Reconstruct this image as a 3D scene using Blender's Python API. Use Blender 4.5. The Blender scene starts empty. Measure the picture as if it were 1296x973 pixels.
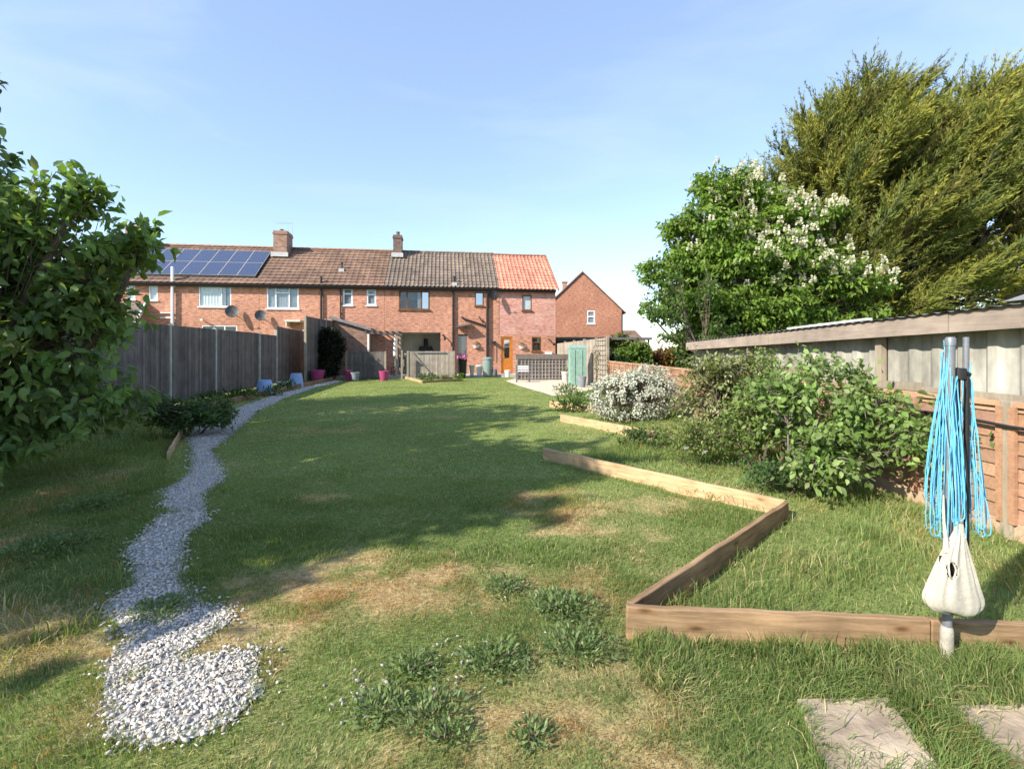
import bpy, bmesh, math, random
import numpy as np
from mathutils import Vector, Matrix
random.seed(7); rng = np.random.default_rng(11)
R = math.radians
scene = bpy.context.scene
COL = scene.collection

# ------------------------------------------------------------------ camera frame (level, lens shifted)
EYE, FPX, HY, CX = 1.55, 620.0, 443.0, 648.0
def at(px, py, Y):
    return ((px-CX)*Y/FPX, Y, EYE+(HY-py)*Y/FPX)
def gr(px, py, z=0.0):
    Y = FPX*(EYE-z)/(py-HY)
    return ((px-CX)*Y/FPX, Y, z)
TH = R(8); T0 = (2.67, 30.1)                      # the terrace front: right end and turn
ct, st = math.cos(TH), math.sin(TH)
def fac(px, py=443):
    k = (px-CX)/FPX
    u = (T0[1]*k-T0[0])/(ct-st*k)
    Y = T0[1]+st*u
    return u, EYE+(HY-py)*Y/FPX
def tw(u, v, z=0):
    return (T0[0]+ct*u-st*v, T0[1]+st*u+ct*v, z)

# ------------------------------------------------------------------ noise
_tab = np.random.default_rng(5).random((256, 256))
def vnoise(x, y):
    xi = np.floor(x).astype(int); yi = np.floor(y).astype(int)
    fx = x-xi; fy = y-yi
    fx = fx*fx*(3-2*fx); fy = fy*fy*(3-2*fy)
    a = _tab[xi % 256, yi % 256]; b = _tab[(xi+1) % 256, yi % 256]
    c = _tab[xi % 256, (yi+1) % 256]; d = _tab[(xi+1) % 256, (yi+1) % 256]
    return (a*(1-fx)+b*fx)*(1-fy)+(c*(1-fx)+d*fx)*fy
def fbm(x, y, s=1.0, o=4):
    x = np.asarray(x, float)*s; y = np.asarray(y, float)*s
    t = 0; a = .5; n = 0
    for i in range(o):
        t = t+a*vnoise(x+17.3*i, y+9.1*i); n += a; a *= .5; x = x*2.03; y = y*2.03
    return t/n
def inpoly(x, y, poly):
    x = np.asarray(x); y = np.asarray(y); r = np.zeros(x.shape, bool); n = len(poly)
    j = n-1
    for i in range(n):
        xi, yi = poly[i][:2]; xj, yj = poly[j][:2]
        c = ((yi > y) != (yj > y)) & (x < (xj-xi)*(y-yi)/((yj-yi) or 1e-9)+xi)
        r ^= c; j = i
    return r
def sstep(a, b, x):
    t = np.clip((np.asarray(x, float)-a)/(b-a), 0, 1)
    return t*t*(3-2*t)

# ------------------------------------------------------------------ objects
def tag(o, label=None, cat=None, group=None, kind=None):
    if label: o['label'] = label
    if cat: o['category'] = cat
    if group: o['group'] = group
    if kind: o['kind'] = kind
    return o
def empty(name, loc=(0, 0, 0), rz=0, label=None, cat=None, group=None):
    o = bpy.data.objects.new(name, None); COL.objects.link(o)
    o.location = loc; o.rotation_euler = (0, 0, rz); o.empty_display_size = .2
    return tag(o, label, cat, group)
def link(name, me, mat, parent=None, smooth=False):
    o = bpy.data.objects.new(name, me); COL.objects.link(o)
    if mat is not None: me.materials.append(mat)
    if parent is not None: o.parent = parent
    if smooth and len(me.polygons):
        me.polygons.foreach_set('use_smooth', [True]*len(me.polygons))
    return o
def np_mesh(name, V, groups, colors=None):
    """V (n,3); groups: list of (m,k) index arrays; colors (n,3) per vertex"""
    me = bpy.data.meshes.new(name)
    V = np.asarray(V, np.float32); me.vertices.add(len(V)); me.vertices.foreach_set('co', V.ravel())
    groups = [np.asarray(g, np.int32) for g in groups if len(g)]
    nl = sum(g.size for g in groups); npoly = sum(len(g) for g in groups)
    me.loops.add(nl); me.polygons.add(npoly)
    me.loops.foreach_set('vertex_index', np.concatenate([g.ravel() for g in groups]))
    tot = np.concatenate([np.full(len(g), g.shape[1], np.int32) for g in groups])
    me.polygons.foreach_set('loop_start', np.concatenate([[0], np.cumsum(tot)[:-1]]).astype(np.int32))
    me.update(calc_edges=True)
    if colors is not None:
        a = me.color_attributes.new('Col', 'FLOAT_COLOR', 'POINT')
        c = np.ones((len(V), 4), np.float32); c[:, :3] = colors
        a.data.foreach_set('color', c.ravel())
    me.validate(); return me

class MB:
    def __init__(s): s.v = []; s.f = []; s.c = []; s.col = (1, 1, 1)
    def add(s, vs, fs):
        b = len(s.v); s.v += [tuple(p) for p in vs]
        for f in fs: s.f.append(tuple(i+b for i in f)); s.c.append(s.col)
    def box(s, x0, x1, y0, y1, z0, z1, M=None):
        vs = [(x, y, z) for z in (z0, z1) for y in (y0, y1) for x in (x0, x1)]
        if M is not None: vs = [M @ Vector(p) for p in vs]
        s.add(vs, [(0, 2, 3, 1), (4, 5, 7, 6), (0, 1, 5, 4), (2, 6, 7, 3), (0, 4, 6, 2), (1, 3, 7, 5)])
    def bar(s, a, b, w, h, up=(0, 0, 1)):
        a = Vector(a); b = Vector(b); d = (b-a).normalized(); up = Vector(up)
        sd = d.cross(up)
        if sd.length < 1e-4: sd = d.cross(Vector((1, 0, 0)))
        sd.normalize(); n = sd.cross(d)
        o = [sd*(-w/2)+n*(-h/2), sd*(w/2)+n*(-h/2), sd*(w/2)+n*(h/2), sd*(-w/2)+n*(h/2)]
        s.add([a+q for q in o]+[b+q for q in o], [(0, 1, 2, 3), (7, 6, 5, 4), (0, 4, 5, 1), (1, 5, 6, 2), (2, 6, 7, 3), (3, 7, 4, 0)])
    def tube(s, pts, r, n=6, caps=True):
        pts = [Vector(p) for p in pts]; m = len(pts)
        rs = r if hasattr(r, '__len__') else [r]*m
        b = len(s.v); ref = None
        for i, p in enumerate(pts):
            d = (pts[min(i+1, m-1)]-pts[max(i-1, 0)])
            d = d.normalized() if d.length > 1e-9 else Vector((0, 0, 1))
            if ref is None: ref = d.cross(Vector((.31, .95, .1))); ref = ref if ref.length > .05 else d.cross(Vector((1, 0, 0)))
            ref = (ref-d*ref.dot(d)); ref = ref.normalized() if ref.length > 1e-6 else d.orthogonal().normalized()
            q = d.cross(ref)
            for k in range(n):
                a = 2*math.pi*k/n; s.v.append(tuple(p+(ref*math.cos(a)+q*math.sin(a))*rs[i]))
        for i in range(m-1):
            for k in range(n):
                s.f.append((b+i*n+k, b+i*n+(k+1) % n, b+(i+1)*n+(k+1) % n, b+(i+1)*n+k)); s.c.append(s.col)
        if caps:
            s.f.append(tuple(b+k for k in reversed(range(n)))); s.c.append(s.col)
            s.f.append(tuple(b+(m-1)*n+k for k in range(n))); s.c.append(s.col)
    def lathe(s, prof, n=20, c=(0, 0), cap=True):
        b = len(s.v)
        for r, z in prof:
            for k in range(n):
                a = 2*math.pi*k/n; s.v.append((c[0]+r*math.cos(a), c[1]+r*math.sin(a), z))
        for i in range(len(prof)-1):
            for k in range(n):
                s.f.append((b+i*n+k, b+i*n+(k+1) % n, b+(i+1)*n+(k+1) % n, b+(i+1)*n+k)); s.c.append(s.col)
        if cap:
            s.f.append(tuple(b+k for k in reversed(range(n)))); s.c.append(s.col)
            m = (len(prof)-1)*n
            s.f.append(tuple(b+m+k for k in range(n))); s.c.append(s.col)
    def build(s, name, mat, parent=None, smooth=False, bevel=0, loc=None, rz=None):
        me = bpy.data.meshes.new(name); me.from_pydata(s.v, [], s.f); me.update()
        a = me.color_attributes.new('Col', 'FLOAT_COLOR', 'CORNER')
        cols = np.ones((len(me.loops), 4), np.float32)
        lt = np.array([len(f) for f in s.f]); cols[:, :3] = np.repeat(np.array(s.c, np.float32), lt, axis=0)
        a.data.foreach_set('color', cols.ravel())
        o = link(name, me, mat, parent, False)
        if bevel:
            b = o.modifiers.new('bevel', 'BEVEL'); b.width = bevel; b.segments = 2; b.limit_method = 'ANGLE'
        if smooth:
            me.polygons.foreach_set('use_smooth', [True]*len(me.polygons))
            me.set_sharp_from_angle(angle=R(40))
        if loc is not None: o.location = loc
        if rz is not None: o.rotation_euler = (0, 0, rz)
        return o

# ------------------------------------------------------------------ materials
def newmat(name):
    m = bpy.data.materials.new(name); m.use_nodes = True
    nt = m.node_tree; return m, nt, nt.nodes['Principled BSDF']
def nd(nt, t, **kw):
    n = nt.nodes.new(t)
    for k, v in kw.items(): setattr(n, k, v)
    return n
def coords(nt, scale=(1, 1, 1), out='Object'):
    tc = nd(nt, 'ShaderNodeTexCoord'); mp = nd(nt, 'ShaderNodeMapping')
    mp.inputs['Scale'].default_value = scale
    nt.links.new(tc.outputs[out], mp.inputs['Vector']); return mp.outputs['Vector']
def noise(nt, vec, scale, detail=5, rough=.6):
    n = nd(nt, 'ShaderNodeTexNoise'); n.inputs['Scale'].default_value = scale
    n.inputs['Detail'].default_value = detail; n.inputs['Roughness'].default_value = rough
    nt.links.new(vec, n.inputs['Vector']); return n.outputs['Fac']
def ramp(nt, fac, stops):
    r = nd(nt, 'ShaderNodeValToRGB'); e = r.color_ramp.elements
    while len(e) < len(stops): e.new(.5)
    for i, (p, c) in enumerate(stops):
        e[i].position = p; e[i].color = (*c, 1) if len(c) == 3 else c
    nt.links.new(fac, r.inputs['Fac']); return r.outputs['Color']
def mix(nt, a, b, fac=1.0, mode='MULTIPLY'):
    m = nd(nt, 'ShaderNodeMix', data_type='RGBA', blend_type=mode)
    for s, v in ((m.inputs[6], a), (m.inputs[7], b), (m.inputs[0], fac)):
        if hasattr(v, 'is_linked'): nt.links.new(v, s)
        elif isinstance(v, (int, float)): s.default_value = v
        else: s.default_value = (*v, 1)
    return m.outputs[2]
def bump(nt, b, fac, strength=.3, dist=.01):
    n = nd(nt, 'ShaderNodeBump'); n.inputs['Strength'].default_value = strength; n.inputs['Distance'].default_value = dist
    nt.links.new(fac, n.inputs['Height']); nt.links.new(n.outputs['Normal'], b.inputs['Normal'])
def pm(name, col, rough=.7, var=.25, scale=8, st=(1, 1, 1), bmp=.15, dist=.005, attr=False, metal=0, col2=None, spec=.4):
    m, nt, b = newmat(name); v = coords(nt, st)
    f = noise(nt, v, scale)
    lo = tuple(c*(1-var) for c in col); hi = tuple(min(1, c*(1+var)) for c in (col2 or col))
    c = ramp(nt, f, [(.28, lo), (.72, hi)])
    f2 = noise(nt, v, scale*6, 3)
    c = mix(nt, c, ramp(nt, f2, [(.3, (.85,)*3), (.7, (1.1,)*3)]))
    if attr:
        a = nd(nt, 'ShaderNodeAttribute', attribute_name='Col'); c = mix(nt, c, a.outputs['Color'])
    nt.links.new(c, b.inputs['Base Color'])
    b.inputs['Roughness'].default_value = rough; b.inputs['Metallic'].default_value = metal
    b.inputs['Specular IOR Level'].default_value = spec
    if bmp: bump(nt, b, f2, bmp, dist)
    return m
def leafmat(name, tr=.35, rough=.55, spec=.3):
    m, nt, b = newmat(name)
    a = nd(nt, 'ShaderNodeAttribute', attribute_name='Col')
    nt.links.new(a.outputs['Color'], b.inputs['Base Color'])
    b.inputs['Roughness'].default_value = rough; b.inputs['Specular IOR Level'].default_value = spec
    t = nd(nt, 'ShaderNodeBsdfTranslucent')
    tc = mix(nt, a.outputs['Color'], (1.15, 1.25, .5)); nt.links.new(tc, t.inputs['Color'])
    ms = nd(nt, 'ShaderNodeMixShader'); ms.inputs[0].default_value = tr
    nt.links.new(b.outputs[0], ms.inputs[1]); nt.links.new(t.outputs[0], ms.inputs[2])
    nt.links.new(ms.outputs[0], nt.nodes['Material Output'].inputs['Surface'])
    return m
def brickmat(name, c1, c2, mortar, wash=None):
    m, nt, b = newmat(name)
    tc = nd(nt, 'ShaderNodeTexCoord'); sx = nd(nt, 'ShaderNodeSeparateXYZ'); nt.links.new(tc.outputs['Object'], sx.inputs[0])
    ad = nd(nt, 'ShaderNodeMath', operation='ADD'); nt.links.new(sx.outputs[0], ad.inputs[0]); nt.links.new(sx.outputs[1], ad.inputs[1])
    cb = nd(nt, 'ShaderNodeCombineXYZ'); nt.links.new(ad.outputs[0], cb.inputs[0]); nt.links.new(sx.outputs[2], cb.inputs[1])
    br = nd(nt, 'ShaderNodeTexBrick'); nt.links.new(cb.outputs[0], br.inputs['Vector'])
    br.inputs['Scale'].default_value = 1; br.inputs['Brick Width'].default_value = .225; br.inputs['Row Height'].default_value = .075
    br.inputs['Mortar Size'].default_value = .009; br.inputs['Color1'].default_value = (*c1, 1); br.inputs['Color2'].default_value = (*c2, 1)
    br.inputs['Mortar'].default_value = (*mortar, 1); br.inputs['Bias'].default_value = 0
    v = tc.outputs['Object']
    c = mix(nt, br.outputs['Color'], ramp(nt, noise(nt, v, .55, 6), [(.3, (.80, .76, .74)), (.7, (1.15, 1.12, 1.1))]))
    mp = nd(nt, 'ShaderNodeMapping'); mp.inputs['Scale'].default_value = (3.2, 3.2, 11); nt.links.new(v, mp.inputs['Vector'])
    c = mix(nt, c, ramp(nt, noise(nt, mp.outputs[0], 1.3, 2), [(.32, (.62, .55, .55)), (.6, (1.12, 1.12, 1.1))]))
    if wash: c = mix(nt, c, wash, ramp(nt, noise(nt, mp.outputs[0], .35, 5), [(.45, (0, 0, 0)), (.7, (.55,)*3)]), 'MIX')
    nt.links.new(c, b.inputs['Base Color']); b.inputs['Roughness'].default_value = .9
    bump(nt, b, br.outputs['Fac'], -.4, .006)
    return m
def glassmat(name, tint=(.75, .8, .82), refl=.12):
    m, nt, b = newmat(name)
    t = nd(nt, 'ShaderNodeBsdfTransparent'); t.inputs[0].default_value = (*tint, 1)
    g = nd(nt, 'ShaderNodeBsdfGlossy'); g.inputs['Roughness'].default_value = .02; g.inputs['Color'].default_value = (.9, .95, 1, 1)
    lw = nd(nt, 'ShaderNodeLayerWeight'); lw.inputs['Blend'].default_value = .5
    fr = nd(nt, 'ShaderNodeMath', operation='POWER'); nt.links.new(lw.outputs['Facing'], fr.inputs[0]); fr.inputs[1].default_value = 3.5
    ad = nd(nt, 'ShaderNodeMath', operation='MULTIPLY_ADD'); ad.inputs[1].default_value = .55; ad.inputs[2].default_value = refl+.05; nt.links.new(fr.outputs[0], ad.inputs[0])
    ms = nd(nt, 'ShaderNodeMixShader'); nt.links.new(ad.outputs[0], ms.inputs[0])
    nt.links.new(t.outputs[0], ms.inputs[1]); nt.links.new(g.outputs[0], ms.inputs[2])
    nt.links.new(ms.outputs[0], nt.nodes['Material Output'].inputs['Surface'])
    return m
def roofmat(name, col, lichen, amt, row=.3, tile=.3):
    m, nt, b = newmat(name); tc = nd(nt, 'ShaderNodeTexCoord'); v = tc.outputs['Object']
    sx = nd(nt, 'ShaderNodeSeparateXYZ'); nt.links.new(v, sx.inputs[0])
    ad = nd(nt, 'ShaderNodeMath', operation='MULTIPLY_ADD'); nt.links.new(sx.outputs[1], ad.inputs[0]); ad.inputs[1].default_value = 1.27; ad.inputs[2].default_value = 0
    cb = nd(nt, 'ShaderNodeCombineXYZ'); nt.links.new(sx.outputs[0], cb.inputs[0]); nt.links.new(ad.outputs[0], cb.inputs[1])
    br = nd(nt, 'ShaderNodeTexBrick', offset=0); nt.links.new(cb.outputs[0], br.inputs['Vector'])
    br.inputs['Scale'].default_value = 1; br.inputs['Brick Width'].default_value = tile; br.inputs['Row Height'].default_value = row
    br.inputs['Mortar Size'].default_value = 0; br.inputs['Color1'].default_value = (.72, .72, .72, 1); br.inputs['Color2'].default_value = (1.2, 1.17, 1.12, 1)
    c = mix(nt, col, br.outputs['Color'])
    c = mix(nt, c, lichen, ramp(nt, noise(nt, v, 2.2, 8, .72), [(.62-amt*.25, (0, 0, 0)), (.78-amt*.1, (.8,)*3)]), 'MIX')
    c = mix(nt, c, ramp(nt, noise(nt, v, .5, 3), [(.3, (.75,)*3), (.7, (1.15,)*3)]))
    nt.links.new(c, b.inputs['Base Color']); b.inputs['Roughness'].default_value = .85
    return m
def groundmat():
    m, nt, b = newmat('ground_soil'); v = coords(nt)
    a = nd(nt, 'ShaderNodeAttribute', attribute_name='Col')
    c = mix(nt, a.outputs['Color'], ramp(nt, noise(nt, v, 22, 6, .7), [(.3, (.55, .55, .5)), (.7, (1.4, 1.35, 1.3))]))
    c = mix(nt, c, ramp(nt, noise(nt, v, 90, 3, .7), [(.3, (.7, .7, .7)), (.7, (1.3, 1.3, 1.2))]))
    nt.links.new(c, b.inputs['Base Color']); b.inputs['Roughness'].default_value = 1; b.inputs['Specular IOR Level'].default_value = .1
    bump(nt, b, noise(nt, v, 45, 4, .7), .6, .02); return m
def woodmat(name, col, axis='z', var=.4, rough=.8, knots=False):
    st = {'z': (14, 14, 1.2), 'x': (1.2, 14, 14), 'y': (14, 1.2, 14)}[axis]
    m, nt, b = newmat(name); v = coords(nt, st)
    f = noise(nt, v, 2.4, 7, .65)
    c = ramp(nt, f, [(.25, tuple(k*(1-var) for k in col)), (.55, col), (.8, tuple(k*(1+var*.6) for k in col))])
    if knots:
        st2 = {'z': (6, 6, 2.2), 'x': (2.2, 6, 6), 'y': (6, 2.2, 6)}[axis]
        vo = nd(nt, 'ShaderNodeTexVoronoi'); nt.links.new(coords(nt, st2), vo.inputs['Vector']); vo.inputs['Scale'].default_value = 1.3
        c = mix(nt, c, ramp(nt, vo.outputs['Distance'], [(.05, (.35, .28, .22)), (.16, (.9, .85, .8)), (.3, (1, 1, 1))]))
    g = coords(nt); c = mix(nt, c, ramp(nt, noise(nt, g, 2.1, 5), [(.3, (.7, .7, .7)), (.7, (1.2, 1.2, 1.2))]))
    a = nd(nt, 'ShaderNodeAttribute', attribute_name='Col'); c = mix(nt, c, a.outputs['Color'])
    nt.links.new(c, b.inputs['Base Color']); b.inputs['Roughness'].default_value = rough; b.inputs['Specular IOR Level'].default_value = .25
    bump(nt, b, f, .35, .004); return m

M = dict(
 brick=brickmat('brick_red', (.54, .238, .148), (.43, .185, .115), (.49, .36, .28)),
 brick_pink=brickmat('brick_pink', (.56, .245, .19), (.47, .20, .155), (.56, .42, .37), wash=(.62, .42, .37)),
 brick_far=brickmat('brick_far', (.42, .18, .11), (.36, .15, .09), (.40, .27, .2)),
 brick_stack=brickmat('brick_stack', (.30, .17, .12), (.24, .14, .10), (.32, .26, .22)),
 brick_dark=brickmat('brick_dark', (.17, .11, .085), (.13, .09, .07), (.2, .17, .15)),
 roof_brown=roofmat('roof_brown', (.19, .115, .080), (.28, .19, .105), .35, .345, .33),
 roof_grey=roofmat('roof_grey', (.18, .138, .108), (.30, .25, .19), .42, .345, .24),
 roof_red=roofmat('roof_red', (.57, .235, .16), (.54, .28, .20), .04, .345, .24),
 ridge=pm('ridge_clay', (.27, .135, .08), .85, .3, 5),
 white=pm('upvc_white', (.78, .79, .80), .35, .05, 3, bmp=0),
 cream=pm('cream_render', (.58, .56, .49), .85, .1, 3),
 brownframe=woodmat('brown_frame', (.16, .075, .03), 'z', .3, .5),
 orangedoor=woodmat('orange_door', (.48, .17, .03), 'z', .3, .45),
 black=pm('black_plastic', (.016, .015, .015), .45, .2, 6, bmp=.05),
 gutter=pm('gutter_brown', (.025, .018, .015), .5, .2, 4, bmp=0),
 greypipe=pm('grey_pipe', (.35, .33, .30), .6, .2, 4),
 lead=pm('lead_flashing', (.45, .45, .45), .6, .2, 4),
 glass=glassmat('window_glass', (.9, .92, .93), .0), glass_blue=glassmat('window_glass_sky', (.3, .35, .4), .42),
 blind=pm('white_blind', (.78, .78, .76), .8, .06, 4, st=(14, 14, .3)), curtain=pm('grey_curtain', (.38, .40, .42), .85, .15, 4),
 solar=None,
 dish=pm('dish_grey', (.085, .08, .08), .5, .15, 5, bmp=0),
 concrete=pm('concrete', (.30, .225, .155), .95, .42, 3, bmp=.8, dist=.012, col2=(.42, .335, .25)),
 paving=pm('patio_paving', (.42, .40, .38), .9, .2, 3), beige=pm('beige_gravel', (.60, .50, .37), .95, .2, 5, bmp=.6, dist=.02),
 fence_grey=woodmat('fence_grey', (.16, .138, .122), 'z'), fence_pale=woodmat('fence_pale', (.36, .31, .255), 'z', .3),
 fence_orange=woodmat('fence_orange', (.37, .225, .145), 'y', .3), post=woodmat('post_wood', (.33, .28, .21), 'z', .3),
 cpost=pm('concrete_post', (.44, .40, .35), .9, .25, 5),
 plank=woodmat('plank_new', (.52, .355, .20), 'x', .42, .75, True), plank_old=woodmat('plank_old', (.31, .20, .11), 'x', .6, .8, True),
 barge=woodmat('barge_board', (.34, .275, .225), 'y', .25), felt=pm('roof_felt', (.20, .20, .20), .95, .25, 5, bmp=.4),
 asb=pm('corrugated_cement', (.25, .235, .19), .9, .4, 2.2, st=(1, 1, .5), bmp=.3, col2=(.34, .33, .285)),
 gravel=pm('gravel_stone', (.56, .54, .51), .85, .1, 30, attr=True, bmp=.2),
 gravel_base=pm('gravel_base', (.47, .455, .43), 1, .3, 40, bmp=.8, dist=.02),
 blue_tub=pm('blue_tub', (.26, .38, .60), .45, .1, 4, bmp=.03), white_pot=pm('white_pot', (.72, .72, .70), .5, .08, 5),
 pink=pm('pink_plastic', (.36, .05, .15), .5, .1, 4, bmp=0), greypot=pm('grey_pot', (.20, .22, .25), .7, .2, 5),
 palepot=pm('pale_pot', (.52, .50, .44), .8, .2, 5), butt=pm('water_butt', (.20, .26, .245), .5, .1, 4, bmp=0),
 green_cover=pm('green_cover', (.21, .34, .28), .65, .2, 5, bmp=.4), slate=pm('slate_grey', (.12, .12, .13), .8, .2, 5),
 steel=pm('grey_steel', (.20, .21, .23), .45, .12, 9, metal=.3, bmp=.05), sleeve=pm('ground_sleeve', (.36, .33, .28), .85, .3, 12, bmp=.4),
 cord=pm('blue_cord', (.13, .45, .66), .6, .25, 20, bmp=0), bag=pm('bag_canvas', (.45, .415, .345), .9, .14, 14, bmp=.35, dist=.003),
 bark=pm('bark', (.12, .09, .065), .95, .4, 9, st=(1, 1, .3), bmp=.7, dist=.02), bark_grey=pm('bark_grey', (.17, .145, .12), .95, .35, 9, st=(1, 1, .3), bmp=.6, dist=.02),
 leaf=leafmat('leaf', .42), leaf_gloss=leafmat('leaf_glossy', .5, .5, .35), needle=leafmat('needle', .2, .7, .2), grass=leafmat('grass_blade', .42, .6, .2),
 petal=leafmat('petal', .25, .7, .2), cable=pm('black_cable', (.02, .02, .02), .5, .1, 3, bmp=0),
 dark_room=pm('dark_room', (.10, .09, .08), .9, .2, 3),
)
def solarmat():
    m, nt, b = newmat('solar_cell'); tc = nd(nt, 'ShaderNodeTexCoord')
    br = nd(nt, 'ShaderNodeTexBrick', offset=0); nt.links.new(tc.outputs['Object'], br.inputs['Vector'])
    br.inputs['Scale'].default_value = 1; br.inputs['Brick Width'].default_value = .16; br.inputs['Row Height'].default_value = .125
    br.inputs['Mortar Size'].default_value = .004
    br.inputs['Color1'].default_value = (.035, .05, .105, 1); br.inputs['Color2'].default_value = (.03, .045, .095, 1); br.inputs['Mortar'].default_value = (.13, .15, .2, 1)
    nt.links.new(br.outputs['Color'], b.inputs['Base Color']); b.inputs['Roughness'].default_value = .22
    b.inputs['Specular IOR Level'].default_value = .8; return m
M['solar'] = solarmat()
# ------------------------------------------------------------------ house parts
def wall_holes(mb, u0, u1, z0, z1, holes, v=0.0, rev=.12):
    us = sorted({u0, u1, *[h[0] for h in holes], *[h[1] for h in holes]}); zs = sorted({z0, z1, *[h[2] for h in holes], *[h[3] for h in holes]})
    for i in range(len(us)-1):
        for j in range(len(zs)-1):
            a, b, c, d = us[i], us[i+1], zs[j], zs[j+1]
            um, zm = (a+b)/2, (c+d)/2
            if any(h[0] < um < h[1] and h[2] < zm < h[3] for h in holes): continue
            mb.add([(a, v, c), (b, v, c), (b, v, d), (a, v, d)], [(0, 1, 2, 3)])
    for a, b, c, d in holes:
        mb.add([(a, v, c), (b, v, c), (b, v, d), (a, v, d), (a, v+rev, c), (b, v+rev, c), (b, v+rev, d), (a, v+rev, d)],
               [(0, 4, 5, 1), (1, 5, 6, 2), (2, 6, 7, 3), (3, 7, 4, 0)])
def shell(mb, u0, u1, z0, z1, v1, ridge):
    """gables and back wall, apex at (v1/2, ridge)"""
    vm = v1/2
    mb.add([(u0, 0, z0), (u0, v1, z0), (u0, v1, z1), (u0, vm, ridge), (u0, 0, z1)], [(0, 4, 3, 2, 1)])
    mb.add([(u1, 0, z0), (u1, v1, z0), (u1, v1, z1), (u1, vm, ridge), (u1, 0, z1)], [(0, 1, 2, 3, 4)])
    mb.add([(u0, v1, z0), (u1, v1, z0), (u1, v1, z1), (u0, v1, z1)], [(0, 3, 2, 1)])
def roof_tiles(mb, u0, u1, eave, ridge, period, amp, row, step, sharp=1.0):
    (v0, z0), (v1, z1) = eave, ridge
    L = math.hypot(v1-v0, z1-z0); d = ((v1-v0)/L, (z1-z0)/L); n = (-d[1], d[0])
    if n[1] < 0: n = (-n[0], -n[1])
    nu = int(abs(u1-u0)/period*6)+1; nr = int(L/row)
    us = [u0+(u1-u0)*i/nu for i in range(nu+1)]
    prof = [amp*(max(0, math.cos(2*math.pi*u/period))**sharp) for u in us]
    base = len(mb.v); W = nu+1
    for r in range(nr):
        for e in (0, 1):
            s = L*(r+e)/nr
            for i, u in enumerate(us):
                h = prof[i]+step*(1-e)
                mb.v.append((u, v0+d[0]*s+n[0]*h, z0+d[1]*s+n[1]*h))
    for k in range(2*nr-1):
        for i in range(nu):
            a = base+k*W+i; mb.f.append((a, a+1, a+W+1, a+W)); mb.c.append(mb.col)
    return d, n, L
class Terr:
    def __init__(s, u0, u1, name, label, cat='house', group=None):
        s.u0, s.u1 = u0, u1; s.uc = (u0+u1)/2
        s.e = empty(name, tw(s.uc, 0), TH, label, cat, group)
    def mv(s, mb):
        mb.v = [(x-s.uc, y, z) for x, y, z in mb.v]; return mb
    def b(s, mb, name, mat, parent=None, **k):
        return s.mv(mb).build(name, mat, parent or s.e, **k)
EAVE, RIDGE, HD = 5.22, 8.05, 7.2
def window(H, rect, fr, mull=(), trans=(), blind=None, glass=None, v=.012, t=.055, sillmat=None, tint=None):
    a, b, c, d = rect; m = MB()
    m.box(a, b, v, v+.06, c, c+t); m.box(a, b, v, v+.06, d-t, d)
    m.box(a, a+t, v+.001, v+.061, c+t, d-t); m.box(b-t, b, v+.001, v+.061, c+t, d-t)
    xs = [a+t]+[a+(b-a)*f for f in mull]+[b-t]
    for f in mull: m.box(a+(b-a)*f-t/2, a+(b-a)*f+t/2, v+.002, v+.062, c+t, d-t)
    for i, f in trans:
        zt = c+(d-c)*f; m.box(xs[i], xs[i+1], v-.006, v+.05, zt-t/2, zt+t/2)
    w = H.b(m, 'window', M[fr])
    for i in range(len(xs)-1):
        p = MB(); p.box(xs[i]+.01, xs[i+1]-.01, v+.028, v+.034, c+t-.005, d-t+.005)
        H.b(p, 'pane', M[(glass or {}).get(i, 'glass')], w)
    sl = MB(); sl.box(a-.06, b+.06, -.07, v, c-.06, c-.003); H.b(sl, 'sill', M[sillmat or fr], w)
    for (f0, f1, kind) in (blind or []):
        q = MB(); n = 24; x0 = a+(b-a)*f0; x1 = a+(b-a)*f1
        vs = []
        for i in range(n+1):
            x = x0+(x1-x0)*i/n; y = v+.075+.012*math.sin(i*1.9)
            vs += [(x, y, c+.03), (x, y, d-.03)]
        q.add(vs, [(2*i, 2*i+2, 2*i+3, 2*i+1) for i in range(n)]); H.b(q, 'curtain', M[kind], w)
    return w
def rect(x0, x1, y0, y1):
    a, zb = fac(x0, y1); b, zt = fac(x1, y0); return (a, b, zb, zt)
def pipe(H, u, z0, z1, mat, r=.045, v=-.08, name='downpipe', extra=None):
    m = MB(); m.tube([(u, v, z0), (u, v, z1)]+(extra or []), r, 8)
    for k in range(3):
        z = z0+(z1-z0)*(.15+.33*k); m.box(u-r*1.5, u+r*1.5, v-.01, 0, z, z+.04)
    return H.b(m, name, M[mat], smooth=True)
def chimney(H, u0, u1, v0, v1, z0, z1, mat, pots):
    m = MB(); m.box(u0, u1, v0, v1, z0, z1-.22); m.box(u0-.04, u1+.04, v0-.04, v1+.04, z1-.22, z1-.12); m.box(u0-.01, u1+.01, v0-.01, v1+.01, z1-.12, z1)
    ch = H.b(m, 'chimney', M[mat])
    f = MB(); f.box(u0-.1, u1+.1, v0-.16, v0-.005, z0+.35, z0+.62); H.b(f, 'flashing', M['lead'], ch)
    for pu, pv, h in pots:
        p = MB(); p.lathe([(.13, z1-.02), (.12, z1+.05), (.10, z1+h*.8), (.13, z1+h*.82), (.13, z1+h)], 12, (pu, pv)); H.b(p, 'chimney_pot', M['ridge' if mat != 'brick_dark' else 'slate'], ch, smooth=True)
    return ch
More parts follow.
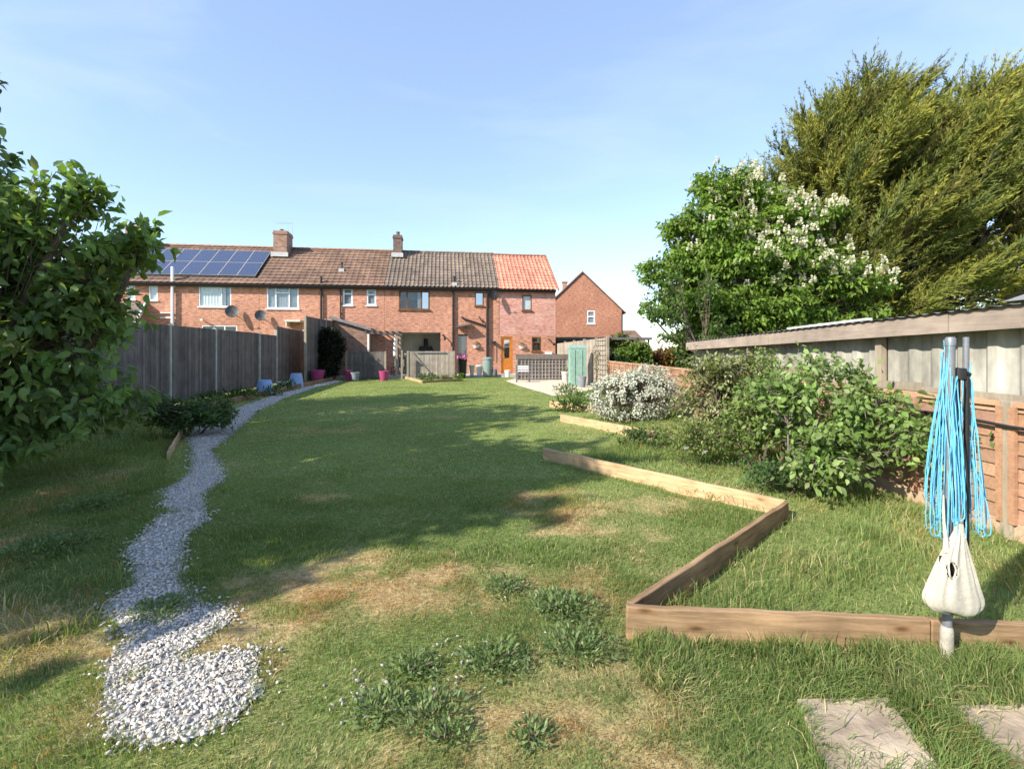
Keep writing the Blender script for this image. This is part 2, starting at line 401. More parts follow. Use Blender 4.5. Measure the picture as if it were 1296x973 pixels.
def dish(H, u, z, r=.33, arm=.32, mat='dish', turn=.35):
    ar = MB(); ar.tube([(u, 0, z-.12), (u, -arm*.7, z-.1), (u, -arm, z)], .022, 6); ar.box(u-.06, u+.06, -.02, 0, z-.22, z)
    n = MB(); b = []
    X = Matrix.Translation((u, -arm, z)) @ Matrix.Rotation(turn, 4, 'Z') @ Matrix.Rotation(R(-20), 4, 'X')
    rings = 5; seg = 22; vs = [X @ Vector((0, .05, 0))]
    for i in range(1, rings+1):
        q = i/rings
        for k in range(seg):
            a = 2*math.pi*k/seg; vs.append(X @ Vector((r*q*math.cos(a), .05-.09*q*q, r*1.08*q*math.sin(a))))
    fs = [(0, 1+k, 1+(k+1) % seg) for k in range(seg)]
    for i in range(rings-1):
        for k in range(seg):
            fs.append((1+i*seg+k, 1+(i+1)*seg+k, 1+(i+1)*seg+(k+1) % seg, 1+i*seg+(k+1) % seg))
    n.add(vs, fs); d = H.b(n, 'satellite_dish', M[mat], smooth=True)
    lm = MB(); lm.tube([X @ Vector((0, 0, -r*.95)), X @ Vector((0, -.30, -.12))], .012, 5)
    lm.tube([X @ Vector((0, -.26, -.12)), X @ Vector((0, -.34, -.07))], .03, 8); H.b(lm, 'receiver_arm', M['dish'], d)
    H.b(ar, 'dish_bracket', M['dish'], d)
def gutter(H, u0, u1, col='gutter'):
    m = MB(); n = 8
    for sgn in (0,):
        vs = []
        for i in range(n+1):
            a = math.pi*i/n
            for u in (u0, u1):
                vs.append((u, -.285-.055*math.cos(a), EAVE-.03-.055*math.sin(a)))
        m.add(vs, [(2*i, 2*i+1, 2*i+3, 2*i+2) for i in range(n)])
    H.b(m, 'gutter', M[col], smooth=True)
    f = MB(); f.box(u0, u1, -.235, -.21, EAVE-.16, EAVE+.06); f.box(u0, u1, -.21, 0, EAVE-.15, EAVE-.12); H.b(f, 'fascia', M['gutter'])
def roof(H, u0, u1, mat, period, amp, row, step, name='roof', dz=0, sharp=1.0):
    m = MB()
    ev, rv = (-.26, EAVE+.03+dz), (HD/2, RIDGE+dz)
    roof_tiles(m, u0, u1, ev, rv, period, amp, row, step, sharp)
    m2 = MB(); m.add([(u0, HD+.38, EAVE+dz), (u1, HD+.38, EAVE+dz), (u1, HD/2, RIDGE+dz), (u0, HD/2, RIDGE+dz)], [(0, 1, 2, 3)])
    r = H.b(m, name, M[mat])
    c = MB(); k = int((u1-u0)/.45); w = (u1-u0)/k
    for i in range(k):
        a = u0+i*w; q = []
        for x in (a+.003, a+w+.02):
            o = .012 if x > a+.1 else 0
            for j in range(7):
                t = math.pi*j/6; q.append((x, HD/2-.14*math.cos(t)*(1+o), RIDGE+dz-.02+(.11+o)*math.sin(t)))
        c.col = (random.uniform(.75, 1.15),)*3
        c.add(q, [(j, j+1, j+8, j+7) for j in range(6)])
    H.b(c, 'ridge_tile', M['ridge'] if mat != 'roof_grey' else M['roof_grey'], r)
    return r
def slope(v): return EAVE+.03+(RIDGE-EAVE-.03)*(v+.26)/(HD/2+.26)
def vent(H, u, v, parent=None):
    z = slope(v); m = MB(); m.tube([(u, v, z-.05), (u, v, z+.38)], .05, 8); m.tube([(u, v, z+.38), (u, v, z+.46)], .075, 8)
    o = H.b(m, 'roof_vent', M['black']); f = MB()
    f.box(u-.16, u+.16, v-.22, v+.1, z-.14, z+.07); H.b(f, 'flashing', M['lead'], o)
UD, UA, UB, UC, UE = fac(60)[0], fac(157.5)[0], fac(328)[0], fac(486.5)[0], fac(631.5)[0]

# ---- far left house, mostly behind the leafy tree
H = Terr(UD, UA, 'terraced_house', 'brown-roofed brick terraced house at the far left end, mostly hidden by the cherry tree', group='terrace of brick houses')
wl = MB(); w1 = (UA-3.2, UA-1.9, 3.55, 4.75); wall_holes(wl, UD, UA, 0, EAVE, [w1]); shell(wl, UD, UA-.01, 0, EAVE, HD, RIDGE-.05); H.b(wl, 'wall', M['brick'])
window(H, w1, 'white', (.5,), blind=[(0, 1, 'blind')]); roof(H, UD, UA, 'roof_brown', .33, .028, .345, .035); gutter(H, UD, UA)
chimney(H, UD+2.2, UD+3.0, 2.7, 3.9, RIDGE-.8, 9.0, 'brick_stack', [(UD+2.6, 3.3, .3)])

# ---- house with the solar panels
H = Terr(UA, UB, 'terraced_house', 'brick terraced house with blue solar panels covering its brown tiled roof', group='terrace of brick houses')
wa = rect(160.5, 171, 360.5, 379); wb = rect(188.5, 199.5, 361, 380); wc = rect(251.5, 292.5, 362.5, 388)
g1 = rect(255, 300, 412, 438)
wl = MB(); wall_holes(wl, UA+.01, UB, 0, EAVE, [wa, wb, wc, g1]); shell(wl, UA+.01, UB-.01, 0, EAVE, HD, RIDGE-.05); H.b(wl, 'wall', M['brick'])
window(H, wa, 'white', blind=[(0, 1, 'blind')]); window(H, wb, 'white', blind=[(0, 1, 'blind')])
window(H, wc, 'white', (.70,), blind=[(0, .69, 'blind'), (.70, .82, 'blind'), (.86, 1, 'curtain')]); window(H, g1, 'white', (.35, .65))
rf = roof(H, UA, UB, 'roof_brown', .33, .028, .345, .035); gutter(H, UA, UB)
d = Vector((0, HD/2+.26, RIDGE-EAVE-.03)).normalized(); n = Vector((0, -d.z, d.y))
pu1 = UB-.30
for i in range(7):
    for j in range(2):
        m = MB(); p = MB(); W, Lh = 1.0, 1.62
        m.box(-W/2+.004, W/2-.004, 0.004, Lh-.004, .03, .065); p.box(-W/2+.025, W/2-.025, .025, Lh-.025, .064, .069)
        q0 = Vector((pu1-W*(i+.5)-H.uc, -.26, EAVE+.03))+d*(.72+j*(Lh+.01))+n*.07
        X = Matrix((Vector((1, 0, 0)), d, n)).transposed().to_4x4(); X.translation = q0
        so = p.build('solar_panel', M['solar'], H.e); so.matrix_local = X
        fo = m.build('panel_frame', M['black'] if False else M['greypipe'], so)
rl = MB()
us = pu1+.03
for k in (0, 1):
    a = Vector((us, -.26, EAVE+.03))+d*.70+n*.04; b = a+d*3.28; rl.bar(a, b, .05, .11)
a = Vector((us, -.26, EAVE+.03))+d*.69+n*.04; rl.bar(a, a-Vector((7.05, 0, 0)), .05, .10)
H.b(rl, 'panel_edge_trim', M['black'])
us_, zs_ = fac(220, 338)
pipe(H, us_, 0.3, zs_, 'white', .075, -.14, 'soil_pipe')
dish(H, fac(297, 395)[0], fac(297, 395)[1], .34, .36)
m = MB(); ul, zl = fac(258.5, 406); m.tube([(ul, 0, zl), (ul, -.22, zl+.03)], .03, 6); m.box(ul-.07, ul+.07, -.34, -.2, zl-.02, zl+.1); H.b(m, 'outside_lamp', M['cream'])
# lean-to extension with a dark tiled roof at the left of that house
m = MB(); a0, a1 = UA-.6, fac(214)[0]
zt, zb_ = 4.15, 2.55; vF = -3.2
m.add([(a0, vF, zb_), (a1, vF, zb_), (a1-1.2, -.01, zt), (a0, -.01, zt), (a0, vF, zb_-.12), (a1, vF, zb_-.12), (a1-1.2, -.01, zt-.12), (a0, -.01, zt-.12)],
      [(0, 1, 2, 3), (7, 6, 5, 4), (0, 4, 5, 1), (1, 5, 6, 2), (3, 7, 4, 0)]); ex = H.b(m, 'extension_roof', M['roof_grey'])
m = MB(); m.bar((a1+.03, vF-.03, zb_-.02), (a1-1.17, -.02, zt-.02), .06, .2); H.b(m, 'verge_board', M['white'], ex)
m = MB(); m.box(a0, a1-.1, vF+.15, vF+.35, 0, zb_-.12); m.box(a1-.3, a1-.1, vF+.35, -.01, 0, zb_-.12); H.b(m, 'extension_wall', M['brick'])
m = MB(); u0, z0 = fac(204, 403); u1, z1 = fac(219, 400); m.box(u0, u1, -.12, -.02, z0, z0+.07); m.box(u0, u1, -.12, -.02, z0+.28, z0+.33); H.b(m, 'waste_pipe', M['white'])

# ---- house between the two chimneys
H = Terr(UB, UC, 'terraced_house', 'brick terraced house with white windows and plain brown tiled roof, between the two chimneys', group='terrace of brick houses')
wa = rect(337.5, 378, 363, 390.5); wb = rect(434, 446.3, 365, 386.5); wc = rect(464, 476, 366, 386.5); dr = (UB+1.6, UB+2.5, .05, 2.1)
g2 = rect(385, 425, 420, 440)
wl = MB(); wall_holes(wl, UB+.01, UC, 0, EAVE, [wa, wb, wc, dr]); shell(wl, UB+.01, UC-.01, 0, EAVE, HD, RIDGE-.05); H.b(wl, 'wall', M['brick'])
window(H, wa, 'white', (.28, .70), [(1, .72)], blind=[(0, .27, 'curtain'), (.30, .66, 'curtain'), (.74, 1, 'curtain')], t=.075)
window(H, wb, 'white', (), [(0, .68)], t=.085, blind=[(0, 1, 'curtain')]); window(H, wc, 'white', (), [(0, .66)], t=.085, blind=[(0, 1, 'curtain')])  # grey sheets behind both small panes stand in for frosting and reflection
m = MB(); m.box(dr[0], dr[1], .05, .1, dr[2], dr[3]); H.b(m, 'door', M['white'])
roof(H, UB, UC, 'roof_brown', .33, .028, .345, .04); gutter(H, UB, UC)
c0 = fac(341)[0]
cu = -16.95
chimney(H, cu-.25, cu+.55, 2.5, 3.65, RIDGE-1.1, 8.92, 'brick_stack', [(cu+.12, 2.9, .16)])
m = MB(); ax = cu+.5; m.tube([(ax, 3.7, 8.2), (ax, 3.7, 9.75)], .018, 6); m.tube([(ax-.9, 3.5, 9.62), (ax+.1, 3.72, 9.7)], .01, 4)
for k in range(6): m.tube([(ax-.85+.16*k, 3.3, 9.63), (ax-.85+.16*k, 3.75, 9.63)], .007, 4)
m.tube([(ax-.2, 3.7, 8.9), (ax-.2, 3.7, 9.3)], .012, 4); H.b(m, 'tv_aerial', M['lead'])
pipe(H, fac(407)[0], .2, fac(407, 350)[1], 'gutter', .06, -.1, 'soil_pipe')
pp = fac(431.5)[0]
pipe(H, pp, 3.4, EAVE-.1, 'gutter', .045, -.08, 'downpipe', None)
m = MB(); m.tube([(pp, -.08, 3.42), (pp+.25, -.08, 3.15), (pp+.5, -.08, 3.0), (pp+.5, -.08, .2)], .045, 6); H.b(m, 'waste_pipe', M['gutter'], smooth=True)
dish(H, fac(332.5, 400)[0], fac(332.5, 400)[1], .30, .34)
m = MB(); u0, z0 = fac(366, 408); u1, _ = fac(385); m.box(u0, u1, -.8, 0, z0, z0+.1); m.box(u0, u0+.08, -.7, 0, z0-.25, z0-.002); H.b(m, 'door_canopy', M['cream'])
vent(H, fac(419)[0]+.35, 1.3)

# ---- house with the red side extension
H = Terr(UC, 0.0, 'terraced_house', 'brick terrace-end house with grey ribbed roof and red-tiled side extension', group='terrace of brick houses')
wa = rect(505, 544, 368.5, 392); rec = (fac(505.5)[0], fac(557.5)[0], 0.02, fac(531, 420.6)[1]); wb = rect(601, 612.3, 370, 387)
bd = (fac(579.5)[0], fac(591)[0], .1, fac(585, 423)[1])
wl = MB(); wall_holes(wl, UC+.01, UE, 0, EAVE, [wa, rec, wb, bd]); shell(wl, UC+.01, UE-.01, 0, EAVE, HD, RIDGE-.05)
H.b(wl, 'wall', M['brick'])
window(H, wa, 'brownframe', (.25, .73), glass={0: 'glass', 1: 'glass', 2: 'glass_blue'}, t=.08, blind=[(.60, .72, 'curtain')])
window(H, wb, 'brownframe', glass={0: 'glass_blue'}, t=.06)
# recessed porch
m = MB(); a, b, c, d_ = rec; v1 = 3.0
m.add([(a, .125, c), (b, .125, c), (b, .125, d_), (a, .125, d_), (a, v1, c), (b, v1, c), (b, v1, d_), (a, v1, d_)], [(0, 4, 7, 3), (4, 5, 6, 7), (1, 2, 6, 5), (2, 3, 7, 6), (0, 1, 5, 4)])
pr = H.b(m, 'porch_recess', M['cream'])
m = MB(); uh = fac(537)[0]; m.tube([(uh, v1-.25, 1.75), (uh, v1-.25, 2.28)], .14, 8); m.add(
 [(uh-.55, v1-.55, 1.25), (uh+.55, v1-.55, 1.25), (uh+.55, v1-.02, 1.25), (uh-.55, v1-.02, 1.25), (uh-.4, v1-.45, 1.8), (uh+.4, v1-.45, 1.8), (uh+.4, v1-.02, 1.8), (uh-.4, v1-.02, 1.8)],
 [(0, 1, 5, 4), (1, 2, 6, 5), (3, 0, 4, 7), (4, 5, 6, 7), (3, 2, 1, 0)]); H.b(m, 'chimney_hood', M['black'], pr)
m = MB(); a, b, c, d_ = bd; m.box(a, b, .10, .14, c, d_); bo = H.b(m, 'back_door', M['slate'])
m = MB(); m.box(a+.02, b-.05, .08, .098, c+.9, d_-.1); H.b(m, 'pane', M['glass'], bo)
m = MB(); u0, z0 = fac(577, 414); u1, z1 = fac(596, 408); m.add([(u0, -.5, z0-.02), (u1, -.5, z0+.14), (u1, 0, z0+.24), (u0, 0, z0+.08), (u0, -.5, z0-.05), (u1, -.5, z0+.11), (u1, 0, z0+.21), (u0, 0, z0+.05)],
 [(0, 1, 2, 3), (7, 6, 5, 4), (0, 4, 5, 1), (1, 5, 6, 2), (3, 7, 4, 0)]); H.b(m, 'door_canopy', M['dish'])
roof(H, UC, UE, 'roof_grey', .245, .055, .345, .03, sharp=.8); gutter(H, UC, -.02)
# the side extension
xa = rect(661, 673, 373.5, 393); xd = (fac(634)[0], fac(649)[0], .12, fac(641, 426)[1]); xw = rect(673, 685, 426.5, 444.5)
zp = fac(660, 424)[1]
wl = MB(); wall_holes(wl, UE+.005, 0, zp, EAVE, [xa], .01); 
ew = H.b(wl, 'extension_wall', M['brick_pink'])
wl = MB(); wall_holes(wl, UE+.005, 0, 0, zp, [xd, xw], 0); shell(wl, UE+.02, 0, 0, EAVE-.05, HD, RIDGE-.15); H.b(wl, 'lower_wall', M['brick'])
window(H, xa, 'brownframe', (), blind=[(.05, .95, 'blind')], t=.07)
window(H, xw, 'brownframe', (), [(0, .62)], t=.065)
m = MB(); a, b, c, d_ = xd
m.box(a, a+.09, .02, .1, c, d_); m.box(b-.09, b, .02, .1, c, d_); m.box(a+.09, b-.09, .021, .1, d_-.09, d_); H.b(m, 'door_frame', M['orangedoor'])
m = MB(); m.box(a+.09, b-.09, .05, .09, c, c+.95); m.box(a+.09, a+.2, .05, .09, c+.95, d_-.09); m.box(b-.2, b-.09, .05, .09, c+.95, d_-.09); m.box(a+.2, b-.2, .05, .09, d_-.2, d_-.09)
do = H.b(m, 'door', M['orangedoor'])
m = MB(); m.box(a+.2, b-.2, .065, .072, c+.95, d_-.2); H.b(m, 'pane', M['glass_blue'], do)
m = MB(); m.box(a+.13, a+.16, .0, .03, c+.98, c+1.02); m.box(a+.13, a+.25, -.005, .012, c+.985, c+1.01); H.b(m, 'handle', M['lead'], do)
roof(H, UE+.01, .12, 'roof_red', .245, .05, .345, .03, 'extension_roof', dz=-.05, sharp=.8)
m = MB(); m.bar((.14, -.26, EAVE+.0), (.14, HD/2, RIDGE-.03), .05, .16); H.b(m, 'verge_trim', M['ridge'])
cu = fac(505.5)[0]-.36
chimney(H, cu-.27, cu+.27, 2.75, 3.55, RIDGE-.9, 8.95, 'brick_dark', [(cu, 3.1, .26)])
pipe(H, fac(573.5)[0], .1, EAVE-.1, 'gutter', .06, -.1); pipe(H, fac(616.5)[0], .2, EAVE-.25, 'gutter', .075, -.12, 'soil_pipe')
m = MB(); u0, z0 = fac(585.5, 403); u1, z1 = fac(614.5, 412.5); m.tube([(u0-.05, 0, z0+.12), (u0, -.1, z0), (u1, -.1, z1), (u1+.1, -.1, z1-.2)], .05, 6)
um, zm = fac(606, 402); m.tube([(um, -.14, zm+.05), (um+.28, -.14, zm-.35)], .035, 6); H.b(m, 'waste_pipe', M['gutter'], smooth=True)
dish(H, fac(623, 374)[0], fac(623, 374)[1], .34, .42, 'gutter')
vent(H, fac(573)[0]+.1, .1)
m = MB(); u0, z0 = fac(625, 435)
m.tube([(u0, -.1, .9), (u0, -.1, z0)], .02, 5); m.box(u0-.1, u0+.1, -.25, 0, z0, z0+.15); H.b(m, 'outside_lamp', M['gutter'])
m = MB(); u0, z0 = fac(699, 434); m.tube([(u0-.25, 0, z0+.25), (u0, -.3, z0-.05)], .04, 5); m.box(u0-.02, u0+.1, -.36, -.24, z0-.16, z0-.02); H.b(m, 'outside_lamp', M['gutter'])
m = MB(); u0, z0 = fac(563, 428); m.tube([(u0-.12, 0, z0+.22), (u0, -.28, z0)], .04, 5); m.box(u0-.06, u0+.06, -.36, -.22, z0-.14, z0); H.b(m, 'outside_lamp', M['gutter'])

# ------------------------------------------------------------------ lean-to and pergola of the neighbour, patio walls
H = Terr(fac(428)[0]-3, fac(484)[0], 'brick_outbuilding', 'brick lean-to with sloping grey roof edge behind the dark ivy bush', 'outbuilding')
uL, uR = fac(430)[0]-.2, fac(476)[0]-.2; vF = -1.1
m = MB(); zl, zr = 3.25, 2.62
m.add([(uL, vF, 0), (uR, vF, 0), (uR, vF, zr), (uL, vF, zl), (uL, -.05, 0), (uR, -.05, 0), (uR, -.05, zr), (uL, -.05, zl)], [(0, 1, 2, 3), (1, 5, 6, 2), (4, 0, 3, 7)]); wl = H.b(m, 'wall', M['brick_stack'])
m = MB(); m.add([(uL-.1, vF-.2, zl+.04), (uR+.1, vF-.2, zr+.0), (uR+.1, -.03, zr), (uL-.1, -.03, zl+.04), (uL-.1, vF-.2, zl+.2), (uR+.1, vF-.2, zr+.16), (uR+.1, -.03, zr+.16), (uL-.1, -.03, zl+.2)],
 [(0, 1, 5, 4), (1, 2, 6, 5), (3, 0, 4, 7), (4, 5, 6, 7), (3, 2, 1, 0)]); H.b(m, 'roof', M['felt'])
e = empty('pergola', tw(fac(490)[0], -1.6), TH, 'small wooden pergola with pale posts beside the porch recess', 'pergola')
hh = 2.42
for x in (-.75, .75):
    for y in (-.6, 1.3):
        m = MB(); m.box(x-.045, x+.045, y-.045, y+.045, 0, hh); m.build('post', M['post' if x > 0 or y > 0 else 'white_pot'], e)
for y in (-.6, 1.3):
    m = MB(); m.box(-.95, .95, y-.04, y+.04, hh, hh+.10); m.build('beam', M['fence_grey'], e)
for k in range(6):
    m = MB(); x = -.85+.34*k; m.box(x-.03, x+.03, -.85, 1.55, hh+.102, hh+.17); m.build('rafter', M['fence_grey'], e)

# ------------------------------------------------------------------ detached house beyond
Yd = 42.0; cxd = (737-CX)*Yd/FPX
e = empty('detached_house', (cxd, Yd, 0), 0, 'brown brick detached house showing its plain gable end with one small white window', 'house')
hw, ze, za = 3.38, 4.95, 8.15
class P0:                                                    # same builder with no shift
    uc = 0
    def __init__(s, e): s.e = e
    def b(s, mb, name, mat, parent=None, **k): return mb.build(name, mat, parent or s.e, **k)
D = P0(e)
wr = ((743-CX)*Yd/FPX-cxd, (753-CX)*Yd/FPX-cxd, EYE+(HY-410)*Yd/FPX, EYE+(HY-393)*Yd/FPX)
m = MB(); wall_holes(m, -hw, hw, 0, ze, [wr], 0, .12)
m.add([(-hw, 0, ze), (hw, 0, ze), (0, 0, za)], [(0, 1, 2)]); m.box(-hw, hw, 8.9, 9, 0, ze); m.add([(-hw, 0, 0), (-hw, 9, 0), (-hw, 9, ze), (-hw, 0, ze), (hw, 0, 0), (hw, 9, 0), (hw, 9, ze), (hw, 0, ze)], [(0, 3, 2, 1), (4, 5, 6, 7)])
m.add([(-hw, 9, ze), (hw, 9, ze), (0, 9, za)], [(0, 2, 1)]); D.b(m, 'wall', M['brick_far'])
window(D, wr, 'white', (), [(0, .55)], t=.1, blind=[(0, 1, 'curtain')])
m = MB(); sl = (za-ze)/hw
for s in (-1, 1):
    a = [(0, -.12, za+.04), (s*(hw+.35), -.12, ze-.35*sl+.04), (s*(hw+.35), 9.1, ze-.35*sl+.04), (0, 9.1, za+.04)]
    b = [(x, y, z+.12) for x, y, z in a]
    m.add(a+b, [(0, 1, 2, 3), (4, 5, 6, 7), (0, 4, 5, 1), (1, 5, 6, 2), (2, 6, 7, 3)])
D.b(m, 'roof', M['roof_brown'])
m = MB(); m.box(-1.35, -.95, 3, 3.6, 6.3, 7.75); m.box(-1.4, -.9, 2.95, 3.65, 7.75, 7.85); D.b(m, 'chimney', M['brick_stack'])
m = MB(); m.tube([(hw+.02, -.08, 0), (hw+.02, -.08, ze-.3)], .06, 6); D.b(m, 'downpipe', M['gutter'])
# far bungalow roof and dark carport
e = empty('bungalow', (11.2, 58, 0), 0, 'distant bungalow with brown roof showing above the far shrubs', 'house'); D = P0(e)
m = MB(); m.box(-3.2, 4.4, 0, 8, 0, 2.4); D.b(m, 'wall', M['brick_far'])
m = MB(); m.add([(-3.6, -.5, 2.3), (4.8, -.5, 2.3), (4.4, 4, 4.05), (-3.2, 4, 4.05), (-3.6, 8.5, 2.3), (4.8, 8.5, 2.3)], [(0, 1, 2, 3), (3, 2, 5, 4), (0, 3, 4), (1, 5, 2)]); D.b(m, 'roof', M['roof_brown'])
e = empty('carport', (4.8, 35, 0), TH, 'dark flat-roofed carport in front of the detached house', 'carport'); D = P0(e)
m = MB(); m.box(-2.6, 4.6, -2, 3, 2.25, 2.42); D.b(m, 'roof', M['slate'])
m = MB(); m.box(-2.5, 4.5, 2.7, 2.8, 0, 2.24); D.b(m, 'back_panel', M['black'])
for x in (-2.4, 1.0, 4.4):
    m = MB(); m.box(x-.05, x+.05, -1.9, -1.8, 0, 2.245); D.b(m, 'post', M['slate'])
# ------------------------------------------------------------------ ground, path, patio
PATH_R = [(430,483),(400,490),(360,503),(328,519),(298,547),(268,569),(287,604),(255,629),(263,656),(235,678),(230,730),(244,763),(298,774),(290,790),(227,834),(326,823),(323,850),(334,878),(290,916),(240,938),(181,944)]
PATH_L = [(138,934),(131,894),(134,840),(164,807),(129,768),(164,741),(170,719),(159,697),(208,648),(205,621),(241,599),(243,575),(236,551),(257,533),(328,506),(378,492),(427,481)]
PATH = [gr(*p) for p in PATH_R+PATH_L]
SLABS = [[(1008,889),(1122,886),(1200,990),(1050,990)], [(1200,898),(1330,893),(1440,990),(1275,990)]]
SLABW = [[gr(*p) for p in s] for s in SLABS]
PATIO = [tw(*p) for p in [(-13.2,0),(0.0,0),(0.0,-1.55),(-3.1,-1.65),(-6.0,-1.7),(-9.0,-2.0),(-13.2,-2.2)]]
BEIGE = [gr(*p) for p in [(640,482.5),(652,478.5),(700,477.5),(745,484),(752,492),(735,497),(700,501),(668,492)]]
BED = [(.70,2.74),(2.53,4.52),(.5,7.0),(2.45,8.5),(1.07,10.7),(2.2,12.1),(1.06,13.4),(3.9,14.6),(4.15,3.4),(3.2,2.5),(2.65,2.56)]
def gz(x, y):
    x = np.asarray(x, float); y = np.asarray(y, float)
    a = np.exp(-np.maximum(0, y-10)/10)
    return (fbm(x, y, .9, 3)-.5)*.06*a + (fbm(x, y, 5, 2)-.5)*.025*a - .01
def dryness(x, y):
    x = np.asarray(x, float); y = np.asarray(y, float)
    n = fbm(x+3.1, y-1.7, 1.15, 5); n2 = fbm(x-40, y+12, .35, 3)
    near = 1-sstep(2.6, 5.2, y)
    w = near*.10 + (n2-.5)*.10 - .06*sstep(3.2, 4.5, y)
    d = sstep(.50, .66, n+w-.05*sstep(8, 16, y)-.02)
    for cx, cy, r in ((-1.95,2.05,.45),(.12,1.95,.5),(-.45,2.1,.3),(.4,2.25,.35),(-.3,2.55,.3),(-2.7,2.75,.4),(-2.55,2.05,.55),(-1.25,2.15,.5),(-.1,2.05,.6),(.35,2.25,.4),(-1.6,2.6,.35),(-.75,3.5,.3),(.62,2.6,.13),(-.05,2.3,.35),(.8,4.7,.25),(.25,4.9,.3),(-1.15,2.9,.3),(-2.4,2.7,.35)):
        q = np.exp(-(((x-cx)/r)**2+((y-cy)/(r*.75))**2)); d = np.maximum(d, q*sstep(.30, .58, n+.18))
    for cx, cy, r in ((.1,2.75,.45),(-.45,2.62,.3),(1.3,2.35,.6),(2.2,2.3,.5),(-.6,2.1,.25),(1.0,2.0,.3)):
        d = d*(1-.85*np.exp(-(((x-cx)/r)**2+((y-cy)/r)**2)))
    bed = inpoly(x, y, BED)
    d = d*(1-.55*sstep(4.6, 6.5, y)); d = np.where(x > .9, d*.6, d)
    d = d*np.clip(.30+1.1*sstep(.34, .60, fbm(x*1+61, y*1.3, 5.5, 3)), 0, 1)*np.clip(.25+1.1*sstep(.36, .58, fbm(x+5, y*1.2-14, 2.1, 3)), 0, 1)
    return np.where(bed, d*.2, d)
def lush(x, y): return fbm(x+70, y+31, .8, 4)
xs = np.unique(np.concatenate([np.linspace(-320, -14, 16), np.arange(-14, 8, .11), np.linspace(8, 320, 16)]))
ys = np.unique(np.concatenate([np.linspace(-120, 0, 8), np.arange(0, 12, .11), np.arange(12, 34, .35), np.linspace(34, 420, 18)]))
gx, gy = np.meshgrid(xs, ys); V = np.stack([gx, gy, gz(gx, gy)], -1).reshape(-1, 3)
nx = len(xs); idx = np.arange((len(ys)-1)*nx).reshape(len(ys)-1, nx)[:, :-1].ravel()
F = np.stack([idx, idx+1, idx+nx+1, idx+nx], 1)
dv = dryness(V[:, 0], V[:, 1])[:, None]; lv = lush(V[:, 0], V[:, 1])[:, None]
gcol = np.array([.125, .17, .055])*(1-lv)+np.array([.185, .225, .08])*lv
gcol = gcol*(1+sstep(3.6, 7, V[:, 1])[:, None]*np.array([.32, .26, .34])); gcol = gcol*(1-dv)+np.array([.38, .29, .165])*dv  # paler mown lawn further back, with extra brightness to lift the tree shade
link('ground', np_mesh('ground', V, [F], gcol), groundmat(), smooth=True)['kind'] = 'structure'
def sheet(name, poly, z, mat, sub=.25):
    """a flat sheet following the ground just above it"""
    P = np.array([p[:2] for p in poly]); x0, y0 = P.min(0); x1, y1 = P.max(0)
    bm = bmesh.new(); vs = [bm.verts.new((p[0], p[1], 0)) for p in poly]; bm.faces.new(vs)
    for ax, a, b in (((1, 0, 0), x0, x1), ((0, 1, 0), y0, y1)):
        k = a+sub
        while k < b:
            bmesh.ops.bisect_plane(bm, geom=bm.verts[:]+bm.edges[:]+bm.faces[:], plane_co=Vector(ax)*k, plane_no=ax); k += sub
    co = np.array([v.co[:2] for v in bm.verts]); h = gz(co[:, 0], co[:, 1])+z
    for v, q in zip(bm.verts, h): v.co.z = q
    bmesh.ops.recalc_face_normals(bm, faces=bm.faces[:])
    me = bpy.data.meshes.new(name); bm.to_mesh(me); bm.free()
    for p in me.polygons:
        if p.normal.z < 0: p.flip()
    o = link(name, me, M[mat] if isinstance(mat, str) else mat); o['kind'] = 'structure'; return o
sheet('path', PATH, .006, 'gravel_base', .12)
sheet('gravel_patio', BEIGE, .02, 'beige')
m = MB(); n_ = len(PATIO); m.add([(x, y, .13) for x, y, z in PATIO]+[(x, y, -.05) for x, y, z in PATIO], [tuple(range(n_))]+[(i, i+n_, (i+1) % n_+n_, (i+1) % n_) for i in range(n_)])
o = m.build('patio', M['paving']); o['kind'] = 'structure'
bm = bmesh.new(); bm.from_mesh(o.data); bmesh.ops.recalc_face_normals(bm, faces=bm.faces[:]); bm.to_mesh(o.data); bm.free()

# ---- stones
t = (1+5**.5)/2
ICO = np.array([(-1,t,0),(1,t,0),(-1,-t,0),(1,-t,0),(0,-1,t),(0,1,t),(0,-1,-t),(0,1,-t),(t,0,-1),(t,0,1),(-t,0,-1),(-t,0,1)])/math.hypot(1, t)
ICF = np.array([(0,11,5),(0,5,1),(0,1,7),(0,7,10),(0,10,11),(1,5,9),(5,11,4),(11,10,2),(10,7,6),(7,1,8),(3,9,4),(3,4,2),(3,2,6),(3,6,8),(3,8,9),(4,9,5),(2,4,11),(6,2,10),(8,6,7),(9,8,1)])
def rotmats(n):
    q = rng.normal(size=(n, 4)); q /= np.linalg.norm(q, axis=1)[:, None]; w, x, y, z = q.T
    return np.stack([1-2*(y*y+z*z), 2*(x*y-z*w), 2*(x*z+y*w), 2*(x*y+z*w), 1-2*(x*x+z*z), 2*(y*z-x*w), 2*(x*z-y*w), 2*(y*z+x*w), 1-2*(x*x+y*y)], 1).reshape(n, 3, 3)
